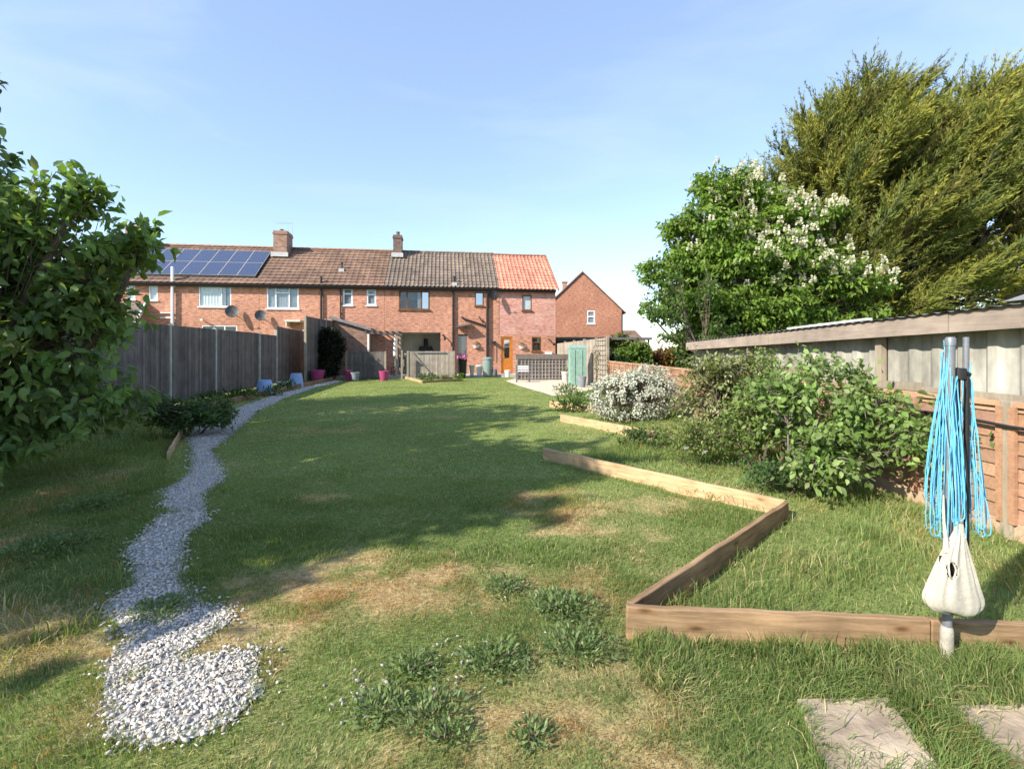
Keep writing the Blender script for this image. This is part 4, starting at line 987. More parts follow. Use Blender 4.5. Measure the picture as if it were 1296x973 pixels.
pot('pot', 'dark grey pot standing in front of the green cover', 'pot', 736.5, 490.5, 476, 11.5, 'greypot', 'pot')
e, c, r, h = pot('planter', 'dark planter with a straggly climber by the pale fence end', 'planter', 755, 493.5, 484, 16, 'greypot', 'bowl')
plant('', '', 0, 0, h*.7, .22, .12, 1.7, 130, .09, .045, [(.11, .12, .05), (.2, .19, .11), (.08, .10, .04)], parent=e, stems=7)
e, c, r, h = pot('planter', 'tall black planter topped with pink flowers beside the gate', 'planter', 585.5, 478.5, 453, 11, 'black', 'pot', z=0); plant('', '', 0, 0, h*.85, .3, .3, .35, 70, .12, .06, parent=e, flower=(16, .11, [(.62, .12, .42), (.72, .35, .62)]))
# hanging wall planters
def basket(label, px, py):
    u, z = fac(px, py); e = empty('wall_planter', tw(u, -.02, z), TH, label, 'wall planter', 'wall planters on the brick house')
    m = MB(); n = 10; vs = []
    for i in range(n+1):
        a = math.pi*i/n; vs += [(-.22*math.cos(a), -.24*math.sin(a), .0), (-.12*math.cos(a), -.13*math.sin(a), -.17)]
    m.add(vs, [(2*i, 2*i+1, 2*i+3, 2*i+2) for i in range(n)]+[tuple(2*i for i in range(n+1))]); m.build('basket', M['white_pot'], e)
    plant('', '', 0, 0, 0, .2, .12, .22, 40, .1, .05, parent=e, stems=3)
basket('white wall planter between the dark back door and the downpipe', 602.5, 437); basket('white wall planter just right of the orange door', 660.5, 438)
u, z = fac(694, 446); e = empty('planter_box', tw(u, -.12, z-.1), TH, 'small white box on the wall right of the kitchen window', 'box'); m = MB()
m.box(-.19, .19, -.1, .1, 0, .12); m.box(-.2, .2, -.11, .11, .12, .15); m.build('box', M['white_pot'], e)
# green covered mini greenhouse
x, y, _ = gr(730.5, 488); e = empty('mini_greenhouse', (x, y, 0), R(4), 'tall green covered mini greenhouse standing by the pale fence', 'greenhouse')
m = MB(); W, Dp, Hh = .70, .48, 1.66; nx_, nz_ = 10, 18; vs = []
per = [(-W/2, -Dp/2), (W/2, -Dp/2), (W/2, Dp/2), (-W/2, Dp/2)]
ring = []
for k in range(4):
    for i in range(8):
        t = i/8; ring.append((per[k][0]*(1-t)+per[(k+1) % 4][0]*t, per[k][1]*(1-t)+per[(k+1) % 4][1]*t))
for j in range(nz_+1):
    z = .02+(Hh-.04)*j/nz_
    for (a, b) in ring:
        s = 1+.018*math.sin(j*2.1+a*17)+.018*math.sin(j*.9+b*23); vs.append((a*s, b*s, z+.15*(abs(b) < .01 and j == nz_)))
fs = [(j*32+k, j*32+(k+1) % 32, (j+1)*32+(k+1) % 32, (j+1)*32+k) for j in range(nz_) for k in range(32)]
m.add(vs+[(-W/2, 0, Hh+.12), (W/2, 0, Hh+.12)], fs); q = len(vs)
m.add([(-W/2-.01, -Dp/2-.01, Hh-.03), (W/2+.01, -Dp/2-.01, Hh-.03), (W/2+.01, 0, Hh+.1), (-W/2-.01, 0, Hh+.1), (W/2+.01, Dp/2+.01, Hh-.03), (-W/2-.01, Dp/2+.01, Hh-.03)], [(0, 1, 2, 3), (3, 2, 4, 5), (0, 3, 5), (1, 4, 2)])
m.build('cover', M['green_cover'], e, smooth=True)
m = MB(); m.tube([(-.16, -Dp/2-.02, .1), (-.16, -Dp/2-.02, Hh-.1)], .012, 5); m.tube([(.16, -Dp/2-.02, .1), (.16, -Dp/2-.02, Hh-.1)], .012, 5); m.build('zip', M['green_cover'], e)
# slatted garden bench in front of the trellis
x, y, _ = gr(662, 483.8); e = empty('garden_bench', (x, y, 0), R(4), 'small pale slatted garden bench against the trellis screen', 'bench')
for k in range(3):
    m = MB(); m.box(-.32, .32, .20, .225, .50+.11*k, .57+.11*k); m.build('back_slat', M['white_pot'], e)
m = MB()
for k in range(4): m.box(-.34, .34, -.22+.1*k, -.15+.1*k, .40, .425)
m.build('seat', M['fence_grey'], e)
for sx in (-.31, .31):
    for sy in (-.19, .19):
        m = MB(); m.box(sx-.022, sx+.022, sy-.022, sy+.022, 0, .398 if sy < 0 else .82); m.build('leg', M['slate'], e)
# ornate black chair in the gateway
x, y, _ = at(504, 0, 27.3); e = empty('garden_chair', (x, y, .13), R(-6), 'black metal garden chair with pale ring pattern in the open gateway', 'chair')
m = MB()
for i in range(3):
    for j in range(3):
        cx_, cz = -.2+.2*i, .56+.155*j; m.tube([(cx_+.075*math.cos(a*.5236), .2, cz+.075*math.sin(a*.5236)) for a in range(13)], .012, 5)
m.build('ring_back', M['palepot'], e)
m = MB(); m.tube([(-.33, .21, 0), (-.33, .22, .98), (-.2, .22, 1.05), (.2, .22, 1.05), (.33, .22, .98), (.33, .21, 0)], .02, 6); m.box(-.33, .33, .225, .235, .46, 1.0); m.build('back_frame', M['black'], e)
m = MB(); m.box(-.34, .34, -.25, .19, .42, .455); m.build('seat', M['black'], e)
for sx in (-.3, .3):
    m = MB(); m.tube([(sx, -.22, 0), (sx, -.22, .42)], .018, 6); m.build('leg', M['black'], e)
# closed parasol behind the gate
x, y, _ = at(500, 0, 28.0); e = empty('parasol', (x, y, .13), 0, 'closed white parasol standing between the pergola posts', 'parasol')
m = MB(); m.lathe([(.03, 1.05), (.10, 1.1), (.11, 1.3), (.08, 1.8), (.03, 2.25), (.01, 2.3)], 12); m.build('canopy', M['white_pot'], e, smooth=True)
m = MB(); m.lathe([(.22, 0), (.2, .07), (.03, .09), (.022, .12), (.022, 1.1)], 12); m.build('pole', M['greypipe'], e, smooth=True)
# ------------------------------------------------------------------ trees and shrubs
def curve(a, b, sag, n=6, wob=.05):
    a = np.array(a, float); b = np.array(b, float); L = np.linalg.norm(b-a); o = rng.normal(size=3)*wob*L
    return [tuple(a+(b-a)*t+np.array([0, 0, sag*L])*math.sin(math.pi*t)+o*math.sin(math.pi*t)) for t in np.linspace(0, 1, n)]
def broadleaf(name, label, cat, base, lobes, tr=.12, tz=1.2, per=16, clus=.30, L=.11, W=.055, cols=GREEN, kind='leaf', mat='leaf', bark='bark', down=.25, shell=.5, group=None,
              stems=1, twig=.012, jit=.16, droop=.25, limb=.35, flat=.5, low=-1, hang=0, crown='crown', tipcol=None, leafup=1.0):
    """lobes: (x,y,z, rx,ry,rz, tips) relative to base; returns the Empty and the tips"""
    e = empty(name, (base[0], base[1], 0), 0, label, cat, group); m = MB(); tops = []
    for s in range(stems):
        a = 2*math.pi*s/max(1, stems)+rng.random(); q = 0 if stems == 1 else .12
        p0 = (q*math.cos(a), q*math.sin(a), -.1); p1 = (q*3*math.cos(a)+rng.normal()*.05, q*3*math.sin(a)+rng.normal()*.05, tz)
        pts = curve(p0, p1, 0, 5, .04); m.tube(pts, np.linspace(tr*1.2, tr*.75, 5), 8); tops.append(np.array(p1))
    AP, AD, AC, TIPS = [], [], [], []
    cl = np.array(cols)
    for (x, y, z, rx, ry, rz, nt) in lobes:
        c = np.array([x, y, z]); t0 = min(tops, key=lambda t: np.linalg.norm(t-c))
        start = t0*np.array([1, 1, random.uniform(.75, 1)]); lb = curve(start, c+np.array([0, 0, rz*.25]), -.06, 8, .06); m.tube(lb, np.linspace(tr*.62, tr*.16, 8), 7)
        lb = np.array(lb); T, d = ell(nt, c, (rx, ry, rz), shell, low)
        for i in range(len(T)):
            if T[i][2] < .12: T[i][2] = .12+rng.random()*.15
            j = min(len(lb)-1, int(len(lb)*rng.uniform(limb, 1))); a = lb[j]; b = T[i].copy(); b[2] -= hang*rng.random()
            tw_ = np.array(curve(a, b, .06, 5, .08)); m.tube(tw_, np.linspace(twig, twig*.35, 5), 4, False)
            dv = unit(tw_[-1]-tw_[-2]); n = max(2, int(per*rng.uniform(.6, 1.4)))
            s = rng.random(n)**1.3; Pn = tw_[-1]-np.outer(s*clus*1.6, dv)+rng.normal(size=(n, 3))*clus*.30*np.array([1, 1, flat])
            Dn = unit(dv*.45+rng.normal(size=(n, 3))*.62+np.array([0, 0, -down])); tone = rng.normal(1, jit)
            k = rng.integers(0, len(cl)); cc = (cl[k]*.55+cl[rng.integers(0, len(cl), n)]*.45)*tone*(1+rng.normal(0, .12, (n, 1)))
            if tipcol is not None and rng.random() < tipcol[1]: cc = cc*.35+np.array(tipcol[0])*.65
            AP.append(Pn); AD.append(Dn); AC.append(cc); TIPS.append(b)
    P = np.concatenate(AP); D = np.concatenate(AD); C = np.clip(np.concatenate(AC), .004, .8); n = len(P)
    N = rng.normal(size=(n, 3))*.55+np.array([0, 0, leafup])
    m.build('trunk' if stems == 1 else 'stems', M[bark], e, smooth=True)
    link(crown, leaf_mesh(crown, P, D, N, L*rng.uniform(.65, 1.2, n), W*rng.uniform(.7, 1.15, n), C, kind, droop), M[mat], e)
    return e, np.array(TIPS)

CH = [(.055, .10, .026), (.075, .13, .03), (.10, .155, .036), (.08, .115, .045)]
CHL = [(.13, .215, .065), (.17, .27, .075), (.21, .30, .085), (.18, .25, .11)]
# leafy cherry at the left edge
broadleaf('cherry_tree', 'leafy dark green cherry tree filling the left edge in front of the fence', 'tree', (-6.9, 5.9),
          [(.9, -.6, .55, .9, .7, .40, 70), (.1, -1.0, .8, .9, .6, .55, 60), (.75, .1, 1.5, 1.3, 1.1, 1.0, 190), (1.05, .0, 2.5, .9, .95, .70, 140), (1.15, -.15, 3.15, .52, .6, .5, 44), (2.05, .1, 2.75, .48, .45, .33, 28), (1.75, 0, 3.5, .34, .4, .32, 24), (2.45, 0, 2.9, .24, .3, .26, 14), (1.85, .1, 2.05, .52, .6, .42, 46), (.35, -.2, 3.35, .5, .7, .6, 45), (-.15, 0, 4.0, .75, 1.0, .75, 90), (.5, -1.2, 1.5, 1.0, .6, .9, 90),
           (-.9, .2, 2.4, 1.1, 1.2, 1.7, 90), (-1.2, .4, 4.6, 1.2, 1.3, 1.3, 80), (1.5, .35, .85, .7, .8, .5, 60)],
          tr=.13, tz=.9, per=16, clus=.26, L=.155, W=.084, cols=CHL, mat='leaf_gloss', down=.45, shell=.8, bark='bark', twig=.008, jit=.22, droop=.35, tipcol=((.19, .19, .05), .10))
# the taller trees outside the left edge that shade the lawn
for (x, y, h, r, lb) in ((-8.7, .55, 8.2, 2.55, 'tall green tree outside the frame left, nearest to the camera'), (-11.0, 4.6, 9.3, 2.9, 'tallest green tree outside the frame left, behind the cherry tree'), (-12.6, 8.4, 9.2, 2.7, 'tall green tree beyond the left fence, hidden by the cherry')):
    broadleaf('tall_tree', lb, 'tree', (x, y), [(0, 0, h*.30, r*.9, r*.9, h*.22, 150), (0, 0, h*.56, r, r, h*.25, 300), (0, 0, h*.82, r*.85, r*.85, h*.17, 190)], tr=.2, tz=2, per=15, clus=.55, L=.36, W=.22, cols=CH, kind='diamond', shell=.9, jit=.15)
# dark shrub at the foot of the cherry
broadleaf('shrub', 'low dark green shrub between the cherry tree and the gravel path', 'shrub', (-5.95, 9.0), [(.1, 0, .30, .8, .6, .40, 150), (.45, .1, .34, .5, .5, .34, 60), (-.5, 0, .45, .5, .5, .4, 60)], tr=.02, tz=.25, stems=5, per=15, clus=.16, L=.085, W=.04, cols=[(.065, .125, .04), (.09, .16, .05), (.12, .19, .06)], mat='leaf_gloss', shell=.8, crown='foliage', down=.0)
# ivy bush against the screen fence
x, y, _ = at(417, 0, 25.2)
broadleaf('ivy_bush', 'very dark upright ivy bush against the tall screen fence', 'shrub', (x, y), [(0, 0, .9, .72, .5, .85, 170), (.05, 0, 1.85, .80, .55, .95, 240)], tr=.05, tz=.4, stems=3, per=16, clus=.2, L=.12, W=.09, cols=[(.012, .020, .010), (.018, .028, .012)], kind='diamond', mat='leaf_gloss', shell=.4, crown='foliage', jit=.2)

# horse chestnut in flower
hc = (8.6, 19.0); s = FPX/hc[1]
e, tips = broadleaf('horse_chestnut', 'bright green horse chestnut tree covered in white flower candles behind the shed', 'tree', hc,
          [(-.9, 0, 6.2, 2.0, 2.0, 1.1, 130), (-.2, -.9, 5.0, 1.9, 1.5, .9, 110), (1.6, -.8, 4.9, 2.2, 1.6, .9, 140), (-2.0, .2, 4.6, 1.7, 1.7, .9, 90), (-1.5, -.4, 3.2, 2.2, 1.7, .9, 130), (3.4, -.4, 4.1, 2.3, 1.8, .75, 120), (3.6, -.3, 2.9, 2.2, 1.7, .6, 90), (1.7, 0, 6.4, 2.3, 2.0, .9, 140), (-.4, 0, 7.8, 1.3, 1.3, .85, 80), (.8, 0, 7.3, 1.6, 1.4, .7, 70), (.9, -.9, 3.3, 2.1, 1.5, .8, 120), (.6, -.6, 2.0, 3.4, 1.8, .8, 130)],
          tr=.3, tz=1.8, per=40, clus=.40, L=.21, W=.10, cols=[(.13, .22, .036), (.165, .265, .045), (.21, .30, .06), (.17, .26, .044)], kind='quad', shell=.45, twig=.03, jit=.13, droop=.4, down=.3, flat=.45)
m = MB(); sun_side = tips[(tips[:, 2] > 3.6) & (tips[:, 1] < .5) & (tips[:, 0] > -2.6) & (rng.random(len(tips)) < .45+.2*tips[:, 0])]; rng.shuffle(sun_side)
FP, FD, FC = [], [], []
for p in sun_side[:330]:
    ln = rng.uniform(.20, .32); k = 44; t = rng.random(k)**1.3; a = rng.uniform(0, 6.28, k); r = .10*(1-t*.85)
    base = p+np.array([0, -.20, .10]); tilt = np.array([rng.normal()*.12, rng.normal()*.12-.05, 1])
    FP.append(base+t[:, None]*ln*tilt+np.stack([np.cos(a)*r, np.sin(a)*r, 0*a], 1)*.6); FD.append(np.stack([np.cos(a), np.sin(a), np.full(k, .3)], 1)); FC.append(np.clip(np.array([.78, .74, .66])*rng.uniform(.8, 1.12, (k, 1)), 0, .85))
P = np.concatenate(FP); o = link('blossom', leaf_mesh('blossom', P, np.concatenate(FD), rng.normal(size=(len(P), 3))+np.array([0, 0, .6]), .085, .075, np.concatenate(FC), 'diamond', .1), M['petal'], e); o['kind'] = 'stuff'
# sparse young tree at its left
broadleaf('young_tree', 'sparse young green tree with open branches left of the flowering chestnut', 'tree', (6.35, 16.6),
          [(-1.35, 0, 3.5, .75, .7, .45, 15), (-.85, 0, 2.7, .9, .7, .4, 16), (-.75, 0, 4.2, .45, .5, .55, 10), (.15, 0, 3.6, .5, .7, 1.0, 26), (-1.1, 0, 2.0, .6, .6, .3, 9), (-1.75, 0, 2.9, .45, .4, .3, 8), (.6, 0, 2.2, .8, .8, .8, 36)], tr=.09, tz=1.6, per=17, clus=.3, L=.15, W=.075, cols=[(.07, .13, .03), (.10, .17, .038)], kind='quad', shell=.8, twig=.012, bark='bark', down=.3)

# golden cypresses: long feathery plumes swept up and to the right
def cypress(label, x, y, h, rad, lean, nb, trunks, lowz=1.5, bare=0.0, prof_p=.6, sweep=.62):
    e = empty('cypress_tree', (x, y, 0), 0, label, 'tree', 'row of golden cypresses'); m = MB(); axis = []
    for k in range(trunks):
        a = 6.28*k/max(1, trunks)+.5; q = 0 if trunks == 1 else .6
        top = (lean+q*1.7*math.cos(a)+rng.normal()*.2, q*1.3*math.sin(a), h*(.97 if k == 0 else rng.uniform(.74, .9)))
        pts = curve((q*math.cos(a)*.8, q*math.sin(a)*.8, -.1), top, 0, 9, .02); m.tube(pts, np.linspace(.26, .02, 9), 8); axis.append(np.array(pts))
    AP, AD, AL, AC, AN = [], [], [], [], []
    cols = np.array([(.115, .145, .030), (.20, .215, .042), (.075, .105, .028), (.27, .26, .05), (.10, .09, .036), (.085, .115, .03)])
    for i in range(nb):
        ax = axis[rng.integers(0, len(axis))]; z = lowz+(h-lowz)*rng.random()**.9; f = min(1, z/ax[-1][2])
        zz = np.interp(z, ax[:, 2], np.arange(len(ax))); j = int(zz); t = zz-j; p = ax[j]*(1-t)+ax[min(j+1, len(ax)-1)]*t
        az = rng.random()*6.283; ln = rad*(1-f)**prof_p*rng.uniform(.45, 1.0)*(1.25 if f < .7 and rng.random() < .15 else 1)+.4
        if bare and f < bare and rng.random() < .55: ln *= .4
        el = R(rng.uniform(2, 40)); d = np.array([math.cos(az)*math.cos(el), math.sin(az)*math.cos(el), math.sin(el)])
        br = np.array(curve(p, p+d*ln+np.array([.10*ln, 0, .12*ln]), -.10, 6, .05)); m.tube(br, np.linspace(.05, .010, 6), 4, False)
        if bare and f < bare and rng.random() < .62 and az > .0: continue
        col = cols[rng.integers(0, len(cols))]*rng.uniform(.8, 1.3)
        for q in range(int(4+ln*4.2)):
            t = rng.uniform(.38, 1.0)**.7; k = min(4, int(t*5)); c = br[k]*(1-(t*5-k))+br[k+1]*(t*5-k)
            sd = unit(d*.55+rng.normal(size=3)*np.array([.34, .4, .22])+np.array([sweep, -.05, .40])); sl = rng.uniform(.8, 1.7)
            perp = unit(np.cross(sd, rng.normal(size=3))); n = 46; tt = rng.uniform(0, 1, n); sg = np.where(rng.random(n) < .5, -1, 1)
            P = c+np.outer(tt*sl, sd)+np.array([0, 0, -.10])*(tt*(1-tt)*2)[:, None]+rng.normal(size=(n, 3))*.025
            D = unit(sd*1.0+perp*(sg*rng.uniform(.15, .75, n))[:, None]+rng.normal(size=(n, 3))*.16)
            AP.append(P); AD.append(D); AL.append(rng.uniform(.14, .32, n)*(1.15-.55*tt)); AN.append(rng.normal(size=(n, 3)))
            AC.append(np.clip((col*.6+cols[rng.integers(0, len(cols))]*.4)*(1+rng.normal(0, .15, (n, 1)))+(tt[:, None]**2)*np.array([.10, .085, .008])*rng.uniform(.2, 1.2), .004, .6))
    P = np.concatenate(AP); Lh = np.concatenate(AL)
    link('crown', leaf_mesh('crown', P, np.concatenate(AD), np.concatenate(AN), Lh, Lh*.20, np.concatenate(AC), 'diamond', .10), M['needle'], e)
    m.build('trunk', M['bark'], e, smooth=True)
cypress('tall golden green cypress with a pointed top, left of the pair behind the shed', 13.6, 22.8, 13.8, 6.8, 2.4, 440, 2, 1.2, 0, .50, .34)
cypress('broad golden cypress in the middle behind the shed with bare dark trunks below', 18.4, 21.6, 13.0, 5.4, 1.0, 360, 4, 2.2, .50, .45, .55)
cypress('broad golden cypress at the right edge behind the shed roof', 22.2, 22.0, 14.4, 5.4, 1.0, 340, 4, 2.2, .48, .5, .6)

# white flowering bush
x, y, _ = gr(812, 537); Wc = [(.58, .58, .53), (.50, .50, .44), (.44, .45, .38)]
e, tips = broadleaf('flowering_bush', 'rounded bush smothered in white blossom behind the pale edging boards', 'shrub', (x, y+.5), [(-.1, 0, .48, .88, .7, .60, 330), (.35, .1, .62, .62, .6, .56, 170)], tr=.02, tz=.25, stems=6, per=9, clus=.12, L=.05, W=.02, cols=[(.12, .14, .08), (.16, .18, .12), (.09, .11, .05)], kind='diamond', shell=.25, crown='foliage', down=-.2, low=-.75, twig=.006)
k = 22; P = np.repeat(tips, k, 0); ctr = np.array([0, 0, .4]); out = unit(P-ctr); P = P+out*.03+rng.normal(size=P.shape)*.035
o = link('blossom', leaf_mesh('blossom', P, rng.normal(size=P.shape), out+rng.normal(size=P.shape)*.4, rng.uniform(.035, .06, len(P)), .038, palette(len(P), Wc, .1), 'diamond', .1), M['petal'], e); o['kind'] = 'stuff'
YG = [(.16, .20, .055), (.25, .265, .11), (.38, .38, .22), (.13, .18, .045)]
broadleaf('variegated_shrub', 'tall cream variegated shrub between the white bush and the shed end', 'shrub', (3.35, 7.6), [(-.1, 0, .65, .80, .75, .62, 190), (.0, .1, 1.10, .70, .7, .42, 130), (-.35, -.1, 1.36, .42, .4, .26, 34), (.4, 0, 1.40, .45, .4, .24, 34)], tr=.03, tz=.4, stems=5, per=17, clus=.16, L=.068, W=.036, cols=YG, shell=.6, crown='foliage', down=.05, twig=.007, jit=.22, kind='quad')
BR = [(.16, .25, .06), (.21, .31, .085), (.28, .35, .15), (.13, .22, .05)]
broadleaf('leafy_shrub', 'large bright green bramble shrub leaning on the orange fence behind the airer', 'shrub', (3.42, 5.3), [(.05, 0, .60, .72, .8, .36, 84), (-.25, .35, 1.02, .60, .6, .28, 66), (.15, -.25, .98, .48, .6, .24, 44), (.0, .3, 1.36, .40, .5, .16, 22), (.42, -.8, .70, .32, .45, .26, 34), (-.3, -.35, .38, .50, .45, .24, 54), (.32, .1, 1.28, .25, .4, .14, 14), (.35, -.5, 1.0, .2, .35, .3, 14)], tr=.018, tz=.5, stems=6, per=14, clus=.19, L=.085, W=.052, cols=BR, shell=.7, crown='foliage', down=.15, twig=.008, jit=.2, bark='bark_grey')
broadleaf('leafy_shrub', 'second green shrub filling the gap between the variegated shrub and the bramble', 'shrub', (3.35, 6.5), [(0, 0, .55, .75, .6, .45, 110), (0, 0, 1.0, .6, .5, .36, 80), (.1, 0, 1.35, .4, .4, .2, 22)], tr=.02, tz=.4, stems=5, per=15, clus=.17, L=.07, W=.04, cols=BR[:2]+YG[:1], shell=.7, crown='foliage', down=.1, twig=.008, jit=.2)
broadleaf('herb_clump', 'low mounded green herb clump behind the corner of the pale board', 'plant', (2.85, 5.35), [(0, 0, .20, .45, .38, .22, 90)], tr=.008, tz=.1, stems=6, per=12, clus=.1, L=.05, W=.03, cols=[(.06, .13, .035), (.085, .16, .045)], shell=.7, crown='foliage', twig=.004)
broadleaf('herb_clump', 'feathery pale green herb clump with tiny white flower heads below the variegated shrub', 'plant', (2.55, 6.6), [(0, 0, .34, .6, .5, .34, 150)], tr=.008, tz=.1, stems=6, per=13, clus=.13, L=.05, W=.022, cols=[(.14, .20, .045), (.18, .24, .06), (.12, .17, .04)], shell=.7, crown='foliage', twig=.004)
broadleaf('herb_clump', 'loose green weed patch right of the short board in the middle bed', 'plant', (2.1, 7.9), [(0, 0, .15, .55, .4, .2, 70)], tr=.006, tz=.08, stems=5, per=12, clus=.12, L=.06, W=.03, cols=[(.06, .11, .03), (.09, .14, .04)], shell=.8, crown='foliage', twig=.004)
# small plants along the far beds
for px, py, w, h, lb, c in ((545, 483, .55, .40, 'low green plant left of centre in the bed under the gate', GREEN), (562, 482, .45, .3, 'pale yellow green low plant in the bed under the gate', [(.13, .15, .05), (.10, .12, .04)]), (580, 482, .45, .38, 'bright lime green plant at the foot of the black planter', [(.14, .2, .03), (.10, .16, .03)]),
                            (534, 481, .3, .3, 'small dark plant at the left end of the bed under the gate', GREEN), (345, 501, .5, .3, 'dark green plant behind the nearer blue tub', GREEN), (362, 494, .5, .4, 'green plant spilling behind the white bowl', GREEN), (300, 506, .9, .35, 'rough green weeds at the foot of the grey fence', GREEN), (387, 483, .5, .35, 'green plants left of the pink tub', GREEN), (405, 479.5, .6, .25, 'low green plants in front of the pink tub', GREEN), (267, 513, .7, .35, 'tangled weeds by the fence near the brown edging board', GREEN),
                            (716, 497, .55, .32, 'grey green tuft at the edge of the gravel patio', [(.10, .16, .07), (.12, .19, .06)]), (690, 481, .14, .05, 'small green weed growing in the beige gravel patio', GREEN), (735, 507, .9, .30, 'long grassy clump behind the furthest edging board', [(.13, .2, .06), (.16, .24, .08)]), (722, 521, .6, .32, 'dark green clump behind the middle pale board', GREEN)):
    x, y, _ = gr(px, py); plant('bed_plant', lb, x, y, 0, w*.8, w*.5, h, int(190*w/.5), min(.13, h*.4), min(.045, h*.14), c, kind='quad')
# garden plants and hedge beyond the low fence
broadleaf('shrub', 'bright lime green shrub beyond the low orange fence', 'shrub', (5.15, 21.0), [(0, 0, 1.0, .9, .7, .85, 160), (.3, 0, 1.6, .5, .5, .4, 50)], tr=.04, tz=.5, stems=4, per=15, clus=.25, L=.16, W=.09, cols=[(.12, .20, .03), (.15, .24, .045), (.09, .16, .025)], kind='quad', shell=.5, crown='foliage')
broadleaf('shrub', 'dark green shrub beyond the low fence beside the tall pale fence end', 'shrub', (4.6, 22.5), [(0, 0, .9, .9, .7, .8, 150)], tr=.04, tz=.5, stems=4, per=14, clus=.25, L=.16, W=.09, cols=[(.02, .04, .014), (.03, .055, .02)], kind='quad', shell=.5, crown='foliage')
broadleaf('shrub', 'red and yellow leaved shrub beyond the low fence left of the shed', 'shrub', (6.7, 21.5), [(0, 0, 1.1, .8, .6, .7, 120)], tr=.04, tz=.5, stems=4, per=13, clus=.25, L=.16, W=.09, cols=[(.16, .05, .025), (.22, .17, .03), (.10, .06, .03)], kind='quad', shell=.5, crown='foliage')
broadleaf('shrub', 'mid green bush beyond the low fence against the shed end', 'shrub', (7.0, 18.5), [(0, 0, 1.0, 1.0, .8, .9, 160), (-.2, 0, 1.9, .6, .6, .5, 60)], tr=.04, tz=.5, stems=4, per=15, clus=.25, L=.16, W=.09, cols=GREEN+[(.09, .15, .03)], kind='quad', shell=.5, crown='foliage')
broadleaf('shrub', 'pale yellow green bush standing before the distant bungalow', 'shrub', (7.9, 34.0), [(0, 0, 1.2, 1.3, 1.0, 1.1, 130), (-.4, 0, 2.3, .7, .7, .5, 50)], tr=.05, tz=.7, stems=4, per=14, clus=.35, L=.24, W=.14, cols=[(.15, .18, .05), (.19, .21, .07)], kind='quad', shell=.5, crown='foliage')
broadleaf('shrub', 'mid green hedge bush right of the distant bungalow', 'shrub', (11.6, 31.0), [(0, 0, 1.1, 2.2, 1.0, 1.0, 200)], tr=.05, tz=.6, stems=5, per=14, clus=.35, L=.22, W=.13, cols=GREEN, kind='quad', shell=.5, crown='foliage')

# ------------------------------------------------------------------ weeds and grass
wk = [(625, 838, .17, .10), (715, 770, .20, .12), (730, 820, .20, .12), (640, 745, .15, .1), (675, 935, .10, .07), (520, 850, .13, .07), (545, 905, .16, .07), (480, 900, .13, .07), (570, 935, .09, .06), (700, 760, .13, .09), (205, 775, .16, .07), (70, 690, .3, .1), (120, 640, .3, .12)]
WC = [(.135, .20, .07), (.18, .245, .095), (.11, .175, .055), (.24, .29, .13)]
wl_ = ['bushy green weed clump in the dry grass, left of centre', 'bushy weed clump high in the dry patch near the board corner', 'broad weed clump just left of the board corner', 'low weed clump in the middle of the worn lawn', 'small weed rosette at the bottom centre', 'low weed clump beside stray white stones', 'low weed patch near the bottom, left of centre', 'leafy weed patch by the bottom stones', 'small low weed at the bottom in the straw', 'weed tuft above the board corner clumps', 'weed tuft in the path edge at left', 'dark weed patch in the shaded grass at far left', 'dark weed patch under the cherry tree']
for (px, py, r, h), lb in zip(wk, wl_):
    x, y, _ = gr(px, py); plant('weed', lb, x, y, 0, r*1.1, r*.95, h*.75, int(560*(r/.17)**2), .028, .012, WC, 'weed clumps in the dry lawn', 'weed', kind='quad', stems=5, up=.6)
for lb, px, py, hgt in (('white flower head on a tall stem in front of the herb clump, left one', 868, 583, .42), ('white flower head on a tall stem in front of the herb clump, right one', 893, 600, .48)):
    x, y, _ = gr(px, py+30); e = empty('wild_flower', (x, y, 0), 0, lb, 'flower', 'tall white flowers by the board'); m = MB(); m.col = (.10, .16, .05); m.tube([(0, 0, 0), (.01, 0, hgt*.5), (0, .01, hgt)], .0025, 5); m.build('stem', M['grass'], e)
    P = np.array([0, 0, hgt])+rng.normal(size=(60, 3))*np.array([.010, .010, .006]); link('flower', leaf_mesh('flower', P, rng.normal(size=(60, 3)), np.tile([0, 0, 1.], (60, 1)), .013, .010, palette(60, Wc, .05), 'diamond'), M['petal'], e)

